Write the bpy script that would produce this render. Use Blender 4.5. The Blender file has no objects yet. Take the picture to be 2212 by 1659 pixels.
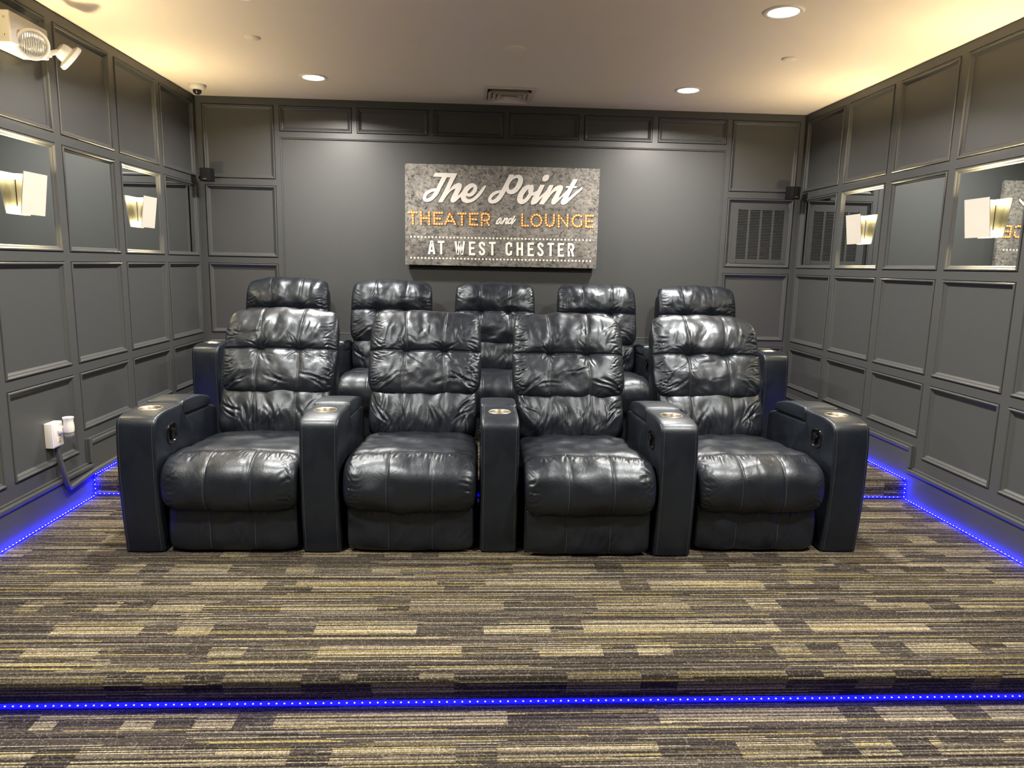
import bpy, bmesh, math, random
import numpy as np
from mathutils import Vector, Matrix

C = bpy.context.scene.collection
SC = bpy.context.scene
PI = math.pi
ZO = 1.500                      # camera height above the lower floor
YAW, PITCH, ROLL, FPX = 0.0521, -0.1653, 0.0212, 1547.04

# ------------------------------------------------------------------ camera
cy_, sy_ = math.cos(YAW), math.sin(YAW)
cp_, sp_ = math.cos(PITCH), math.sin(PITCH)
cr_, sr_ = math.cos(ROLL), math.sin(ROLL)
FWD = Vector((sy_*cp_, cy_*cp_, sp_))
RT0 = Vector((cy_, -sy_, 0)); UP0 = RT0.cross(FWD)
RT = RT0*cr_ + UP0*sr_
UP = UP0*cr_ - RT0*sr_
cam_d = bpy.data.cameras.new('camera'); cam = bpy.data.objects.new('camera', cam_d); C.objects.link(cam)
cam_d.sensor_fit = 'HORIZONTAL'; cam_d.sensor_width = 36.0; cam_d.lens = FPX/2212*36.0
cam_d.clip_start = 0.05
m = Matrix((RT, UP, -FWD)).transposed().to_4x4(); m.translation = Vector((0, 0, ZO))
cam.matrix_world = m
SC.camera = cam

# ------------------------------------------------------------------ world and exposure
SC.view_settings.view_transform = 'Standard'
SC.view_settings.look = 'None'
SC.view_settings.gamma = 1.0
SC.view_settings.use_curve_mapping = False
SC.view_settings.exposure = 0.36
w = bpy.data.worlds.new('world'); SC.world = w; w.use_nodes = True
w.node_tree.nodes['Background'].inputs[0].default_value = (0.02, 0.02, 0.022, 1)
w.node_tree.nodes['Background'].inputs[1].default_value = 0.2
SC.cycles.use_denoising = True
SC.cycles.max_bounces = 10
SC.cycles.diffuse_bounces = 6
SC.cycles.glossy_bounces = 5
SC.cycles.sample_clamp_indirect = 6.0
SC.cycles.caustics_reflective = False
SC.cycles.caustics_refractive = False

DOWN_W = 46.0        # each recessed ceiling lamp
SCONCE_UP = 8.6
SCONCE_DN = 3.6
BLUE = 55.0

# ------------------------------------------------------------------ room numbers (metres)
XL, XR, YB, YF = -2.2218, 2.6738, 6.0, -2.6
ZC = 1.2517 + ZO
F0, F1, F2 = 0.0, 0.120, 0.240       # lower floor, first riser, second riser
YS1, YS2 = 2.262, 4.135
def zz(v): return v + ZO
At, Ab, Bt, Bb, Ct, Cb, Dt = map(zz, (1.197, .63, .5811, .0138, -.0342, -.6012, -.6516))
Du, Dl, D0 = map(zz, (-.9844, -1.102, -1.222))
Gt, Pb = zz(.9576), zz(.9997)

# ------------------------------------------------------------------ materials
def mat(name, col, rough=.5, metal=0., spec=.5, emit=None, es=0., coat=0.):
    mt = bpy.data.materials.new(name); mt.use_nodes = True
    b = mt.node_tree.nodes['Principled BSDF']
    b.inputs['Base Color'].default_value = (*col, 1)
    b.inputs['Roughness'].default_value = rough
    b.inputs['Metallic'].default_value = metal
    b.inputs['Specular IOR Level'].default_value = spec
    b.inputs['Coat Weight'].default_value = coat
    if emit:
        b.inputs['Emission Color'].default_value = (*emit, 1)
        b.inputs['Emission Strength'].default_value = es
    return mt
class NT:
    def __init__(s, mt): s.t = mt.node_tree; s.n = s.t.nodes; s.l = s.t.links; s.b = s.n['Principled BSDF']
    def new(s, ty, **k):
        nd = s.n.new(ty)
        for a, v in k.items(): setattr(nd, a, v)
        return nd
    def link(s, a, b): s.l.new(a, b)
    def math(s, op, a, b=None, c=None, clamp=False):
        nd = s.n.new('ShaderNodeMath'); nd.operation = op; nd.use_clamp = clamp
        for i, v in enumerate((a, b, c)):
            if v is None: continue
            if isinstance(v, (int, float)): nd.inputs[i].default_value = v
            else: s.l.new(v, nd.inputs[i])
        return nd.outputs[0]
    def noise(s, vec, scale, detail=3, rough=.5, dist=0.):
        nd = s.n.new('ShaderNodeTexNoise'); nd.inputs['Scale'].default_value = scale
        nd.inputs['Detail'].default_value = detail; nd.inputs['Roughness'].default_value = rough
        nd.inputs['Distortion'].default_value = dist
        if vec is not None: s.l.new(vec, nd.inputs['Vector'])
        return nd.outputs['Fac']
    def bump(s, h, strength, dist, prev=None):
        nd = s.n.new('ShaderNodeBump'); nd.inputs['Strength'].default_value = strength
        nd.inputs['Distance'].default_value = dist
        s.l.new(h, nd.inputs['Height'])
        if prev is not None: s.l.new(prev, nd.inputs['Normal'])
        s.l.new(nd.outputs[0], s.b.inputs['Normal']); return nd.outputs[0]
    def ramp(s, f, stops):
        nd = s.n.new('ShaderNodeValToRGB'); e = nd.color_ramp.elements
        e[0].position, e[0].color = stops[0][0], (*stops[0][1], 1)
        e[1].position, e[1].color = stops[-1][0], (*stops[-1][1], 1)
        for p, c in stops[1:-1]:
            x = e.new(p); x.color = (*c, 1)
        s.l.new(f, nd.inputs[0]); return nd.outputs[0]
    def mix(s, f, a, b):
        nd = s.n.new('ShaderNodeMix'); nd.data_type = 'RGBA'
        for sock, v in ((nd.inputs['Factor'], f), (nd.inputs['A'], a), (nd.inputs['B'], b)):
            if isinstance(v, (int, float)): sock.default_value = v
            elif isinstance(v, tuple): sock.default_value = (*v, 1)
            else: s.l.new(v, sock)
        return nd.outputs['Result']
    def obj(s): return s.n.new('ShaderNodeTexCoord').outputs['Object']

M = {}
# painted panelling: dark slate grey, satin
M['paint'] = mat('wall_paint', (.059, .0630, .0655), .42, spec=.42)
k = NT(M['paint']); k.bump(k.noise(k.obj(), 260, 2), .05, .001)
M['ceiling'] = mat('ceiling_paint', (.84, .775, .68), .9, spec=.2)
k = NT(M['ceiling']); k.bump(k.noise(k.obj(), 180, 2), .06, .001)
M['mirror'] = mat('mirror_glass', (.80, .84, .82), .012, metal=1.)
M['white'] = mat('white_plastic', (.78, .76, .70), .4)
M['offwhite'] = mat('off_white_cap', (.86, .80, .71), .7)
M['sconce'] = mat('sconce_enamel', (.58, .55, .49), .5)
M['sconce_in'] = mat('sconce_inner', (.80, .74, .52), .55)
M['glow'] = mat('frosted_glass_lit', (.9, .9, .8), .5, emit=(1., .86, .55), es=9.)
M['lamp'] = mat('lamp_lens', (1, 1, 1), .5, emit=(1., .88, .70), es=14.)
M['led_tape'] = mat('led_tape', (.05, .05, .3), .4, emit=(.0, .0, 1.), es=BLUE)
M['led_tape_dim'] = mat('led_tape_dim', (.05, .05, .3), .4, emit=(.0, .0, 1.), es=8.)
M['led_dim'] = mat('led_chip_dim', (.4, .5, 1), .3, emit=(.35, .42, 1.), es=2.6)
M['led'] = mat('led_chip', (.5, .6, 1), .3, emit=(.50, .58, 1.), es=4.5)
M['black'] = mat('black_plastic', (.007, .007, .008), .6, spec=.12)
M['gloss'] = mat('black_gloss_plastic', (.006, .006, .007), .12)
M['dark'] = mat('shade_black', (.006, .006, .006), .8)  # near-black standing in for shade inside ducts and seat gaps
M['steel'] = mat('brushed_steel', (.50, .46, .38), .34, metal=1.)
M['silver'] = mat('silver_badge', (.8, .78, .74), .25, metal=1.)
M['thread'] = mat('grey_thread', (.085, .088, .095), .7)
M['raceway'] = mat('painted_raceway', (.075, .08, .08), .4)
M['amber'] = mat('amber_liquid', (.62, .52, .12), .1, coat=.6)
M['clear'] = mat('clear_plastic', (.30, .33, .36), .06); M['clear'].node_tree.nodes['Principled BSDF'].inputs['Alpha'].default_value = .35
M['reflector'] = mat('ribbed_lens', (.88, .88, .84), .22, metal=.75)
k = NT(M['reflector'])
wv = k.new('ShaderNodeTexWave'); wv.inputs['Scale'].default_value = 34.; wv.inputs['Distortion'].default_value = 1.2
k.link(k.obj(), wv.inputs['Vector']); k.bump(wv.outputs['Fac'], .9, .004)
M['dome'] = mat('smoked_dome', (.02, .02, .022), .05, coat=1.)
M['body'] = mat('camera_white', (.75, .74, .70), .4)
M['vent'] = mat('ceiling_vent_white', (.66, .61, .57), .6)

# leather
def leather(name, col, rough):
    mt = mat(name, col, rough, spec=.62)
    k = NT(mt); o = k.obj()
    big = k.noise(o, 9., 4, .6, .6)
    rr = k.math('MULTIPLY_ADD', big, .30, rough - .13)
    k.link(rr, k.b.inputs['Roughness']); k.b.inputs['Specular Tint'].default_value = (.80, .90, 1., 1)
    mid = k.noise(o, 24., 4, .62, 1.6)
    v = k.new('ShaderNodeTexVoronoi'); v.inputs['Scale'].default_value = 420.; k.link(o, v.inputs['Vector'])
    n1 = k.bump(mid, .15, .010)
    k.bump(v.outputs['Distance'], .10, .0012, n1)
    k.link(k.ramp(big, [(0., tuple(c*.75 for c in col)), (1., tuple(min(1, c*1.45) for c in col))]), k.b.inputs['Base Color'])
    return mt
M['leather'] = leather('navy_leather', (.0060, .0077, .0120), .36)
M['leather_arm'] = leather('navy_leather_arm', (.0052, .0074, .0125), .37)
M['leather_arm'].node_tree.nodes['Bump'].inputs['Strength'].default_value = .10

# sign print
M['canvas'] = mat('concrete_print', (.2, .2, .19), .75, spec=.2)
k = NT(M['canvas']); o = k.obj()
n1 = k.noise(o, 5.5, 8, .68, .5); n2 = k.noise(o, 34., 7, .72, .8)
mp = k.new('ShaderNodeMapping'); mp.inputs['Scale'].default_value = (1., 1., 6.); k.link(o, mp.inputs['Vector'])
n3 = k.noise(mp.outputs[0], 16., 5, .7)
base = k.ramp(n1, [(.28, (.115, .113, .110)), (.5, (.205, .197, .183)), (.72, (.35, .33, .30))])
f2 = k.ramp(n2, [(.38, (.12, .12, .12)), (.48, (.95, .95, .95)), (.72, (1.7, 1.7, 1.65))])
f3 = k.ramp(n3, [(.30, (.55, .55, .55)), (.55, (1.05, 1.05, 1.05)), (.8, (1.3, 1.25, 1.2))])
mm = k.new('ShaderNodeMix', data_type='RGBA', blend_type='MULTIPLY'); mm.inputs['Factor'].default_value = .8
k.link(base, mm.inputs['A']); k.link(f2, mm.inputs['B'])
mm2 = k.new('ShaderNodeMix', data_type='RGBA', blend_type='MULTIPLY'); mm2.inputs['Factor'].default_value = .75
k.link(mm.outputs['Result'], mm2.inputs['A']); k.link(f3, mm2.inputs['B'])
k.link(mm2.outputs['Result'], k.b.inputs['Base Color'])
M['print_white'] = mat('white_print', (.80, .76, .70), .75, spec=.2)
k = NT(M['print_white']); n2 = k.noise(k.obj(), 55., 8, .75, .6)
k.link(k.ramp(n2, [(.345, (.36, .35, .33)), (.385, (.86, .825, .77)), (1., (.90, .87, .82))]), k.b.inputs['Base Color'])
M['print_dot'] = mat('cream_print', (.84, .80, .70), .75, spec=.2)
M['print_shadow'] = mat('dark_print', (.05, .045, .04), .8, spec=.1)
M['print_orange'] = mat('orange_print', (.62, .21, .035), .75, spec=.2)
M['print_bulb'] = mat('bulb_print', (.95, .74, .34), .7, spec=.2)

# carpet
M['carpet'] = mat('striped_carpet', (.1, .1, .1), .95, spec=.08)
k = NT(M['carpet'])
uv = k.new('ShaderNodeUVMap').outputs[0]
sp = k.new('ShaderNodeSeparateXYZ'); k.link(uv, sp.inputs[0])
X, V = sp.outputs[0], sp.outputs[1]
def wn(vec3):
    cb = k.new('ShaderNodeCombineXYZ')
    for i, v in enumerate(vec3):
        if isinstance(v, (int, float)): cb.inputs[i].default_value = v
        else: k.link(v, cb.inputs[i])
    nd = k.new('ShaderNodeTexWhiteNoise', noise_dimensions='3D'); k.link(cb.outputs[0], nd.inputs['Vector'])
    return nd.outputs['Value']
fl = lambda a: k.math('FLOOR', a)
PER = .180
r = fl(k.math('DIVIDE', V, .0048))                 # thread rows
bnd = fl(k.math('DIVIDE', V, PER))                 # bands of blocks
ph = k.math('FRACT', k.math('DIVIDE', V, PER))
sub = k.math('GREATER_THAN', ph, .33)
bsub = k.math('MULTIPLY_ADD', bnd, 2., sub)
cell = fl(k.math('DIVIDE', k.math('MULTIPLY_ADD', wn((bnd, 3.1, 0.)), 3.7, X), .128))
mA = k.math('GREATER_THAN', wn((bnd, cell, 7.7)), .34)
cell2 = fl(k.math('DIVIDE', k.math('MULTIPLY_ADD', wn((bsub, 9.1, 2.)), 2.9, X), .21))
mB = k.math('GREATER_THAN', wn((bsub, cell2, 1.3)), .10)
inb = k.math('LESS_THAN', ph, .56)
mask = k.math('MULTIPLY', k.math('MULTIPLY', mA, mB), inb)
rr = wn((r, 5.5, 1.))
cell3 = fl(k.math('DIVIDE', k.math('MULTIPLY_ADD', rr, 5.3, X), .42))
rc = wn((r, cell3, 4.))
dark = (.058, .050, .042)
bright = k.ramp(k.math('MULTIPLY_ADD', rc, .35, k.math('MULTIPLY', rr, .65)), [(0., (.052, .045, .038)), (.33, (.13, .114, .090)), (.40, (.32, .282, .195)), (.56, (.24, .212, .160)), (.70, (.42, .370, .230)), (.82, (.36, .29, .095)), (.90, (.41, .365, .255))])
bright.node.color_ramp.interpolation = 'CONSTANT'
dim = k.ramp(rc, [(0., dark), (.50, (.085, .074, .063)), (.68, (.16, .142, .118)), (.84, (.30, .27, .20)), (.94, (.32, .27, .10)), (1., (.32, .27, .10))])
dim.node.color_ramp.interpolation = 'CONSTANT'
colr = k.mix(mask, dim, bright)
loop = wn((fl(k.math('DIVIDE', X, .0042)), r, 2.))
alt = k.math('MULTIPLY_ADD', k.math('GREATER_THAN', wn((r, 8.8, 3.3)), .40), .41, .28)
lm = k.math('MULTIPLY', k.math('MULTIPLY_ADD', loop, .85, .50), alt)
spk = k.math('GREATER_THAN', loop, .93)
vm = k.new('ShaderNodeVectorMath', operation='SCALE'); k.link(colr, vm.inputs[0]); k.link(lm, vm.inputs['Scale'])
fin = k.mix(k.math('MULTIPLY', spk, .13), vm.outputs[0], (.42, .38, .30))
k.link(fin, k.b.inputs['Base Color'])
hh = k.math('ADD', k.math('ABSOLUTE', k.math('SINE', k.math('MULTIPLY', V, PI/.0048))), k.math('MULTIPLY', loop, .8))
k.bump(hh, .5, .003)

# ------------------------------------------------------------------ mesh helpers
def link(name, me, mt=None, parent=None, smooth=None):
    o = bpy.data.objects.new(name, me); C.objects.link(o)
    if mt is not None: me.materials.append(mt)
    if parent is not None: o.parent = parent
    if smooth is not None:
        me.shade_smooth()
        if smooth < 180: me.set_sharp_from_angle(angle=math.radians(smooth))
    return o
def mesh_np(name, V, F):
    me = bpy.data.meshes.new(name)
    V = np.asarray(V, dtype=np.float32); F = np.asarray(F, dtype=np.int32)
    me.vertices.add(len(V)); me.vertices.foreach_set('co', V.ravel())
    n = F.shape[1]
    me.loops.add(F.size); me.loops.foreach_set('vertex_index', F.ravel())
    me.polygons.add(len(F)); me.polygons.foreach_set('loop_start', np.arange(0, F.size, n, dtype=np.int32))
    me.update(calc_edges=True); me.validate()
    return me
def tag(o, label, cat, group=None):
    o['label'] = label; o['category'] = cat
    if group: o['group'] = group
    return o
def thing(name, label, cat, loc=(0, 0, 0), group=None):
    o = bpy.data.objects.new(name, None); C.objects.link(o); o.location = loc; o.empty_display_size = .05
    return tag(o, label, cat, group)
def struct(o): o['kind'] = 'structure'; return o
class MB:
    """collects simple shapes into one mesh"""
    def __init__(s): s.v = []; s.f = []
    def add(s, vs, fs):
        n = len(s.v); s.v += [tuple(v) for v in vs]; s.f += [tuple(i+n for i in f) for f in fs]
    def box(s, x0, x1, y0, y1, z0, z1, M4=None):
        vs = [(x, y, z) for x in (x0, x1) for y in (y0, y1) for z in (z0, z1)]
        if M4 is not None: vs = [tuple(M4 @ Vector(v)) for v in vs]
        s.add(vs, [(0, 1, 3, 2), (4, 6, 7, 5), (0, 4, 5, 1), (2, 3, 7, 6), (0, 2, 6, 4), (1, 5, 7, 3)])
    def quad(s, a, b, c, d): s.add([a, b, c, d], [(0, 1, 2, 3)])
    def lathe(s, prof, n=32, M4=None, cap=True):
        vs = []; fs = []
        for (r, z) in prof:
            for i in range(n):
                t = 2*PI*i/n; vs.append((r*math.cos(t), r*math.sin(t), z))
        for j in range(len(prof)-1):
            for i in range(n):
                fs.append((j*n+i, j*n+(i+1) % n, (j+1)*n+(i+1) % n, (j+1)*n+i))
        if cap:
            fs.append(tuple(range(n))[::-1]); fs.append(tuple((len(prof)-1)*n+i for i in range(n)))
        if M4 is not None: vs = [tuple(M4 @ Vector(v)) for v in vs]
        s.add(vs, fs)
    def tube(s, pts, r, n=8):
        pts = [Vector(p) for p in pts]; vs = []; fs = []
        for i, p in enumerate(pts):
            t = (pts[min(i+1, len(pts)-1)] - pts[max(i-1, 0)]).normalized()
            a = t.cross(Vector((0, 0, 1)) if abs(t.z) < .9 else Vector((1, 0, 0))).normalized(); b = t.cross(a)
            for j in range(n):
                an = 2*PI*j/n; vs.append(tuple(p + a*r*math.cos(an) + b*r*math.sin(an)))
        for i in range(len(pts)-1):
            for j in range(n):
                fs.append((i*n+j, i*n+(j+1) % n, (i+1)*n+(j+1) % n, (i+1)*n+j))
        fs.append(tuple(range(n))[::-1]); fs.append(tuple((len(pts)-1)*n+i for i in range(n)))
        s.add(vs, fs)
    def build(s, name, mt=None, parent=None, smooth=None, bevel=0., loc=None, fix=True):
        bm = bmesh.new(); vv = [bm.verts.new(v) for v in s.v]
        for f in s.f:
            try: bm.faces.new([vv[i] for i in f])
            except ValueError: pass
        if fix: bmesh.ops.recalc_face_normals(bm, faces=bm.faces)
        if bevel > 0:
            es = [e for e in bm.edges if len(e.link_faces) == 2 and e.calc_face_angle(0) > .5]
            bmesh.ops.bevel(bm, geom=es, offset=bevel, segments=3, profile=.5, affect='EDGES')
        me = bpy.data.meshes.new(name); bm.to_mesh(me); bm.free()
        o = link(name, me, mt, parent, smooth if smooth is not None else (50 if bevel > 0 else None))
        if loc: o.location = loc
        return o

# ------------------------------------------------------------------ floor with two carpeted risers
def make_floor():
    R = .035
    prof = [(YF, F0, 0)]
    def arc(yc, zc, a0, a1, r, n=7): return [(yc + r*math.cos(a0+(a1-a0)*i/n), zc + r*math.sin(a0+(a1-a0)*i/n)) for i in range(n+1)]
    pts = [(YF, F0), (1.0, F0), (YS1, F0)]
    for ys, z0, z1 in ((YS1, F0, F1), (YS2, F1, F2)):
        if ys == YS1:
            R1 = .015
            pts += [(ys-.003, z0+.015), (ys-.036, z1-.024)]
            pts += arc(ys+R1-.040, z1-R1, PI*1.08, PI/2, R1)
        else:
            pts += [(ys, z0+.02), (ys, z1-R)]
            pts += arc(ys+R, z1-R, PI, PI/2, R)[1:]
        pts += [((ys+YS2)/2 if ys == YS1 else YB-.3, z1)]
        if ys == YS1: pts += [(YS2, z1)]
    pts += [(YB+.1, F2)]
    s = [0.]
    for a, b in zip(pts, pts[1:]): s.append(s[-1] + math.dist(a, b))
    x0, x1 = XL-.08, XR+.08
    me = bpy.data.meshes.new('floor'); n = len(pts)
    vs = [(x0, y, z) for y, z in pts] + [(x1, y, z) for y, z in pts] + [(x0, YF, -.2), (x1, YF, -.2), (x0, YB+.1, -.2), (x1, YB+.1, -.2)]
    fs = [(i, i+1, n+i+1, n+i) for i in range(n-1)]
    fs += [(2*n, 2*n+1, 2*n+3, 2*n+2), (0, n, 2*n+1, 2*n), (n-1, 2*n+2, 2*n+3, 2*n-1)]
    me.from_pydata(vs, [], fs)
    uvl = me.uv_layers.new(name='UVMap')
    for p in me.polygons:
        for li in p.loop_indices:
            v = me.loops[li].vertex_index
            if v < 2*n: uvl.data[li].uv = (vs[v][0] + 5., s[v % n] + 3.)
    me.update()
    bm = bmesh.new(); bm.from_mesh(me); bmesh.ops.recalc_face_normals(bm, faces=bm.faces); bm.to_mesh(me); bm.free()
    struct(link('floor', me, M['carpet'], smooth=40))
make_floor()
b = MB(); b.box(XL-.1, XR+.1, YF-.1, YB+.1, ZC, ZC+.1)
struct(b.build('ceiling', M['ceiling']))

# ------------------------------------------------------------------ panelled walls
TRIM = [0]
BEAD = [(0., 0.), (.0003, -.009), (.0042, -.009), (.0046, .003), (.008, .0065), (.0135, .0065), (.0175, .003), (.020, -.003), (.026, -.005), (.031, -.010), (.0335, -.0115), (.036, -.0145)]
THIN = [(0., 0.), (.0005, -.006), (.004, -.006), (.005, -.002), (.010, -.003), (.012, -.0145)]
def panel_wall(name, P, a0, a1, zlo, panels):
    """P(a, z, d) -> world.  Face with recessed fields, one moulding object per field."""
    As = sorted({a0, a1} | {p[0] for p in panels} | {p[1] for p in panels})
    Zs = sorted({zlo, ZC} | {p[2] for p in panels} | {p[3] for p in panels})
    b = MB()
    for i in range(len(As)-1):
        am = (As[i]+As[i+1])/2
        for j in range(len(Zs)-1):
            zm = (Zs[j]+Zs[j+1])/2
            if any(p[0] < am < p[1] and p[2] < zm < p[3] for p in panels): continue
            b.quad(P(As[i], Zs[j], 0), P(As[i+1], Zs[j], 0), P(As[i+1], Zs[j+1], 0), P(As[i], Zs[j+1], 0))
    for p in panels:
        b.quad(P(p[0], p[2], -.0143), P(p[1], p[2], -.0143), P(p[1], p[3], -.0143), P(p[0], p[3], -.0143))
    A, B_ = P(a0, zlo, -.015), P(a1, ZC, -.10)
    b.box(*sorted((A[0], B_[0])), *sorted((A[1], B_[1])), zlo, ZC)
    struct(b.build(name, M['paint'], fix=False))
    for p in panels:
        prof = THIN if p[4] == 'thin' else BEAD
        b = MB()
        for (s0, d0), (s1, d1) in zip(prof, prof[1:]):
            q0 = [P(p[0]+s0, p[2]+s0, d0), P(p[1]-s0, p[2]+s0, d0), P(p[1]-s0, p[3]-s0, d0), P(p[0]+s0, p[3]-s0, d0)]
            q1 = [P(p[0]+s1, p[2]+s1, d1), P(p[1]-s1, p[2]+s1, d1), P(p[1]-s1, p[3]-s1, d1), P(p[0]+s1, p[3]-s1, d1)]
            for i in range(4):
                j = (i+1) % 4; b.quad(q0[i], q0[j], q1[j], q1[i])
        TRIM[0] += 1
        struct(b.build('trim_%d' % TRIM[0], M['paint'], fix=False))
PL = lambda a, z, d: (XL+d, a, z)
PR = lambda a, z, d: (XR-d, a, z)
PB = lambda a, z, d: (a, YB-d, z)
cols = [(5.36, 5.955)] + [(4.7268-.6345*i, 5.302-.6345*i) for i in range(8)]
side = []
for i, (c0, c1) in enumerate(cols):
    low = Du if c1 > 4.1 else (Dl if c1 > 2.3 else D0)
    if i == 4: low = Dl
    side += [(c0, c1, Ab, At, 'bead'), (c0, c1, Bb, Bt, 'bead'), (c0, c1, Cb, Ct, 'bead'), (c0, c1, low, Dt, 'bead')]
panel_wall('wall_left', PL, YF, YB, -.05, side)
panel_wall('wall_right', PR, YF, YB, -.05, side)
bk = []
for x0, x1 in ((-2.17, -1.6106), (2.0672, 2.63)):
    bk += [(x0, x1, Ab, At, 'bead'), (x0, x1, Bb, Bt, 'bead'), (x0, x1, Cb, Ct, 'bead'), (x0, x1, Du, Dt, 'bead')]
for x0, x1 in ((-1.5721, -1.0029), (-.9652, -.3995), (-.3586, .2051), (.248, .8112), (.8519, 1.4108), (1.4548, 2.0265)):
    bk += [(x0, x1, Pb, At, 'bead'), (x0, x1, Du, Dt, 'bead')]
bk.append((-1.5700, 2.0270, Cb, Gt, 'thin'))
panel_wall('wall_back', PB, XL, XR, -.05, bk)
b = MB(); b.box(XL-.1, XR+.1, YF-.1, YF, -.05, ZC); struct(b.build('wall_front', M['paint']))

# baseboards with their moulded cap
def baseboard(name, P, runs, verts=()):
    b = MB()
    prof = [(0., 0.), (0., .004), (-.006, .007), (-.010, .007), (-.0105, .004), (-.013, .004), (-.0135, .016), (-.020, .020), (-.034, .020), (-.040, .016), (-.0405, .012)]
    for a0, a1, zt, zb in runs:
        pts = [(zt+dz, d) for dz, d in prof] + [(zb, .012), (zb, 0.)]
        for (z0, d0), (z1, d1) in zip(pts, pts[1:]):
            b.quad(P(a0, z0, d0), P(a1, z0, d0), P(a1, z1, d1), P(a0, z1, d1))
        for a in (a0, a1): b.add([P(a, z, d) for z, d in pts], [tuple(range(len(pts)))])
    for a0, z0, z1 in verts:                      # vertical return of the cap at the riser
        for p0, p1, d in ((0., .008, .007), (.008, .012, .003), (.012, .040, .020)):
            A, B_ = P(a0+p0, z0, 0.), P(a0+p1, z1, d)
            b.box(*sorted((A[0], B_[0])), *sorted((A[1], B_[1])), z0, z1)
    struct(b.build(name, M['paint']))
zt2, zt1, zt0 = zz(-1.036), zz(-1.172), zz(-1.292)
runs = [(YS2-.002, YB, zt2, F2), (YS1-.02, YS2-.002, zt1, F1), (YF, YS1-.02, zt0, F0)]
for nm, P in (('baseboard_left', PL), ('baseboard_right', PR)):
    baseboard(nm, P, runs, [(YS2-.042, zt1-.004, zt2)])
baseboard('baseboard_back', PB, [(XL, XR, zt2, F2)])

# ------------------------------------------------------------------ mirrors in the second row of fields
mlab = {
 ('l', 0): ('mirror pane in the panel touching the back left corner, reflecting the wall speaker rail', 'mirrors on the left wall'),
 ('l', 1): ('mirror pane behind the farther lit sconce on the left wall', 'mirrors on the left wall'),
 ('l', 2): ('unlit mirror pane between the two sconce mirrors of the left wall', 'mirrors on the left wall'),
 ('l', 3): ('mirror pane behind the nearer lit sconce at the left edge', 'mirrors on the left wall'),
 ('r', 0): ('mirror pane in the back right corner panel, reflecting the louvred grille', 'mirrors on the right wall'),
 ('r', 1): ('mirror pane behind the farther lit sconce on the right wall', 'mirrors on the right wall'),
 ('r', 2): ('unlit mirror pane between the two sconce mirrors of the right wall', 'mirrors on the right wall'),
 ('r', 3): ('mirror pane behind the nearer right sconce, reflecting the edge of the sign', 'mirrors on the right wall'),
}
for s_, P in (('l', PL), ('r', PR)):
    for i in range(4):
        c0, c1 = cols[i]; A, B_ = P(c0+.030, 0, -.0135), P(c1-.030, 0, -.0105)
        b = MB(); b.box(*sorted((A[0], B_[0])), *sorted((A[1], B_[1])), Bb+.030, Bt-.030)
        o = b.build('wall_mirror', M['mirror'])
        tag(o, mlab[(s_, i)][0], 'mirror', mlab[(s_, i)][1])

# ------------------------------------------------------------------ sconces
def spot_area(name, loc, rot, sx, sy, W, col, parent, spread=PI, shape='RECTANGLE'):
    l = bpy.data.lights.new(name, 'AREA'); l.shape = shape; l.size = sx; l.size_y = sy; l.energy = W; l.color = col; l.spread = spread
    o = bpy.data.objects.new(name, l); C.objects.link(o); o.location = loc; o.rotation_euler = rot; o.parent = parent
    return o
WARM = (1., .77, .41)
def sconce(sgn, y, label):
    # local frame: +x away from the wall; sgn=+1 on the left wall, -1 on the right wall
    zc = zz(.2925)
    X0 = XL-.0105 if sgn > 0 else XR+.0105
    t = thing('wall_sconce', label, 'sconce', (X0, y, zc), 'lit wall sconces')
    q = lambda x, yy, z: (sgn*x, yy, z)
    dt, db, H, Wd = .064, .037, .1005, .0965
    b = MB()                                                       # front shade, leaning outward at the top
    th = .0035
    vs = [q(db, -Wd, -H), q(db, Wd, -H), q(dt, Wd, H), q(dt, -Wd, H), q(db-th, -Wd, -H), q(db-th, Wd, -H), q(dt-th, Wd, H), q(dt-th, -Wd, H)]
    b.add(vs, [(0, 1, 2, 3), (7, 6, 5, 4), (0, 4, 5, 1), (1, 5, 6, 2), (2, 6, 7, 3), (3, 7, 4, 0)])
    b.build('shade', M['sconce'], t)
    b = MB()                                                       # inner housing between mirror and shade
    hz, hw = .064, .062
    xa = lambda z: db + (dt-db)*(z+H)/(2*H) - th - .001
    for s1 in (-1, 1):
        b = MB(); y0, y1 = s1*hw, s1*(hw-.003)
        vs = [q(.0022, y0, -hz), q(xa(-hz), y0, -hz), q(xa(hz), y0, hz), q(.0022, y0, hz), q(.0022, y1, -hz), q(xa(-hz), y1, -hz), q(xa(hz), y1, hz), q(.0022, y1, hz)]
        b.add(vs, [(0, 1, 2, 3), (7, 6, 5, 4), (0, 4, 5, 1), (1, 5, 6, 2), (2, 6, 7, 3), (3, 7, 4, 0)])
        b.build('side_plate', M['sconce_in'], t)
    b = MB(); xs = sorted((0., sgn*.0022)); b.box(xs[0], xs[1], -hw+.0008, hw-.0008, -hz, hz); b.build('shadow_gap', M['black'], t)  # thin black slab standing in for the shadow gap at the mirror
    for s1, z0, z1, x1 in ((1, .066, .088, .050), (-1, -.092, -.066, .031)):
        b = MB(); xs = sorted((sgn*.004, sgn*x1)); b.box(xs[0], xs[1], -.084, .084, z0, z1)
        b.build('diffuser', M['glow'], t, bevel=.004)
    up = spot_area('sconce_lamp', (sgn*.030, 0, .096), (PI, 0, 0), .04, .12, SCONCE_UP, WARM, t, 2.9)
    dn = spot_area('sconce_lamp', (sgn*.020, 0, -.100), (0, 0, 0), .03, .12, SCONCE_DN, WARM, t, 2.9)
    return t
sconce(1, 3.75, 'cream wall sconce on the left wall, nearer one, cut by the left edge')
sconce(1, 5.008, 'cream wall sconce on the left wall, farther one, beside the corner mirror')
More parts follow.
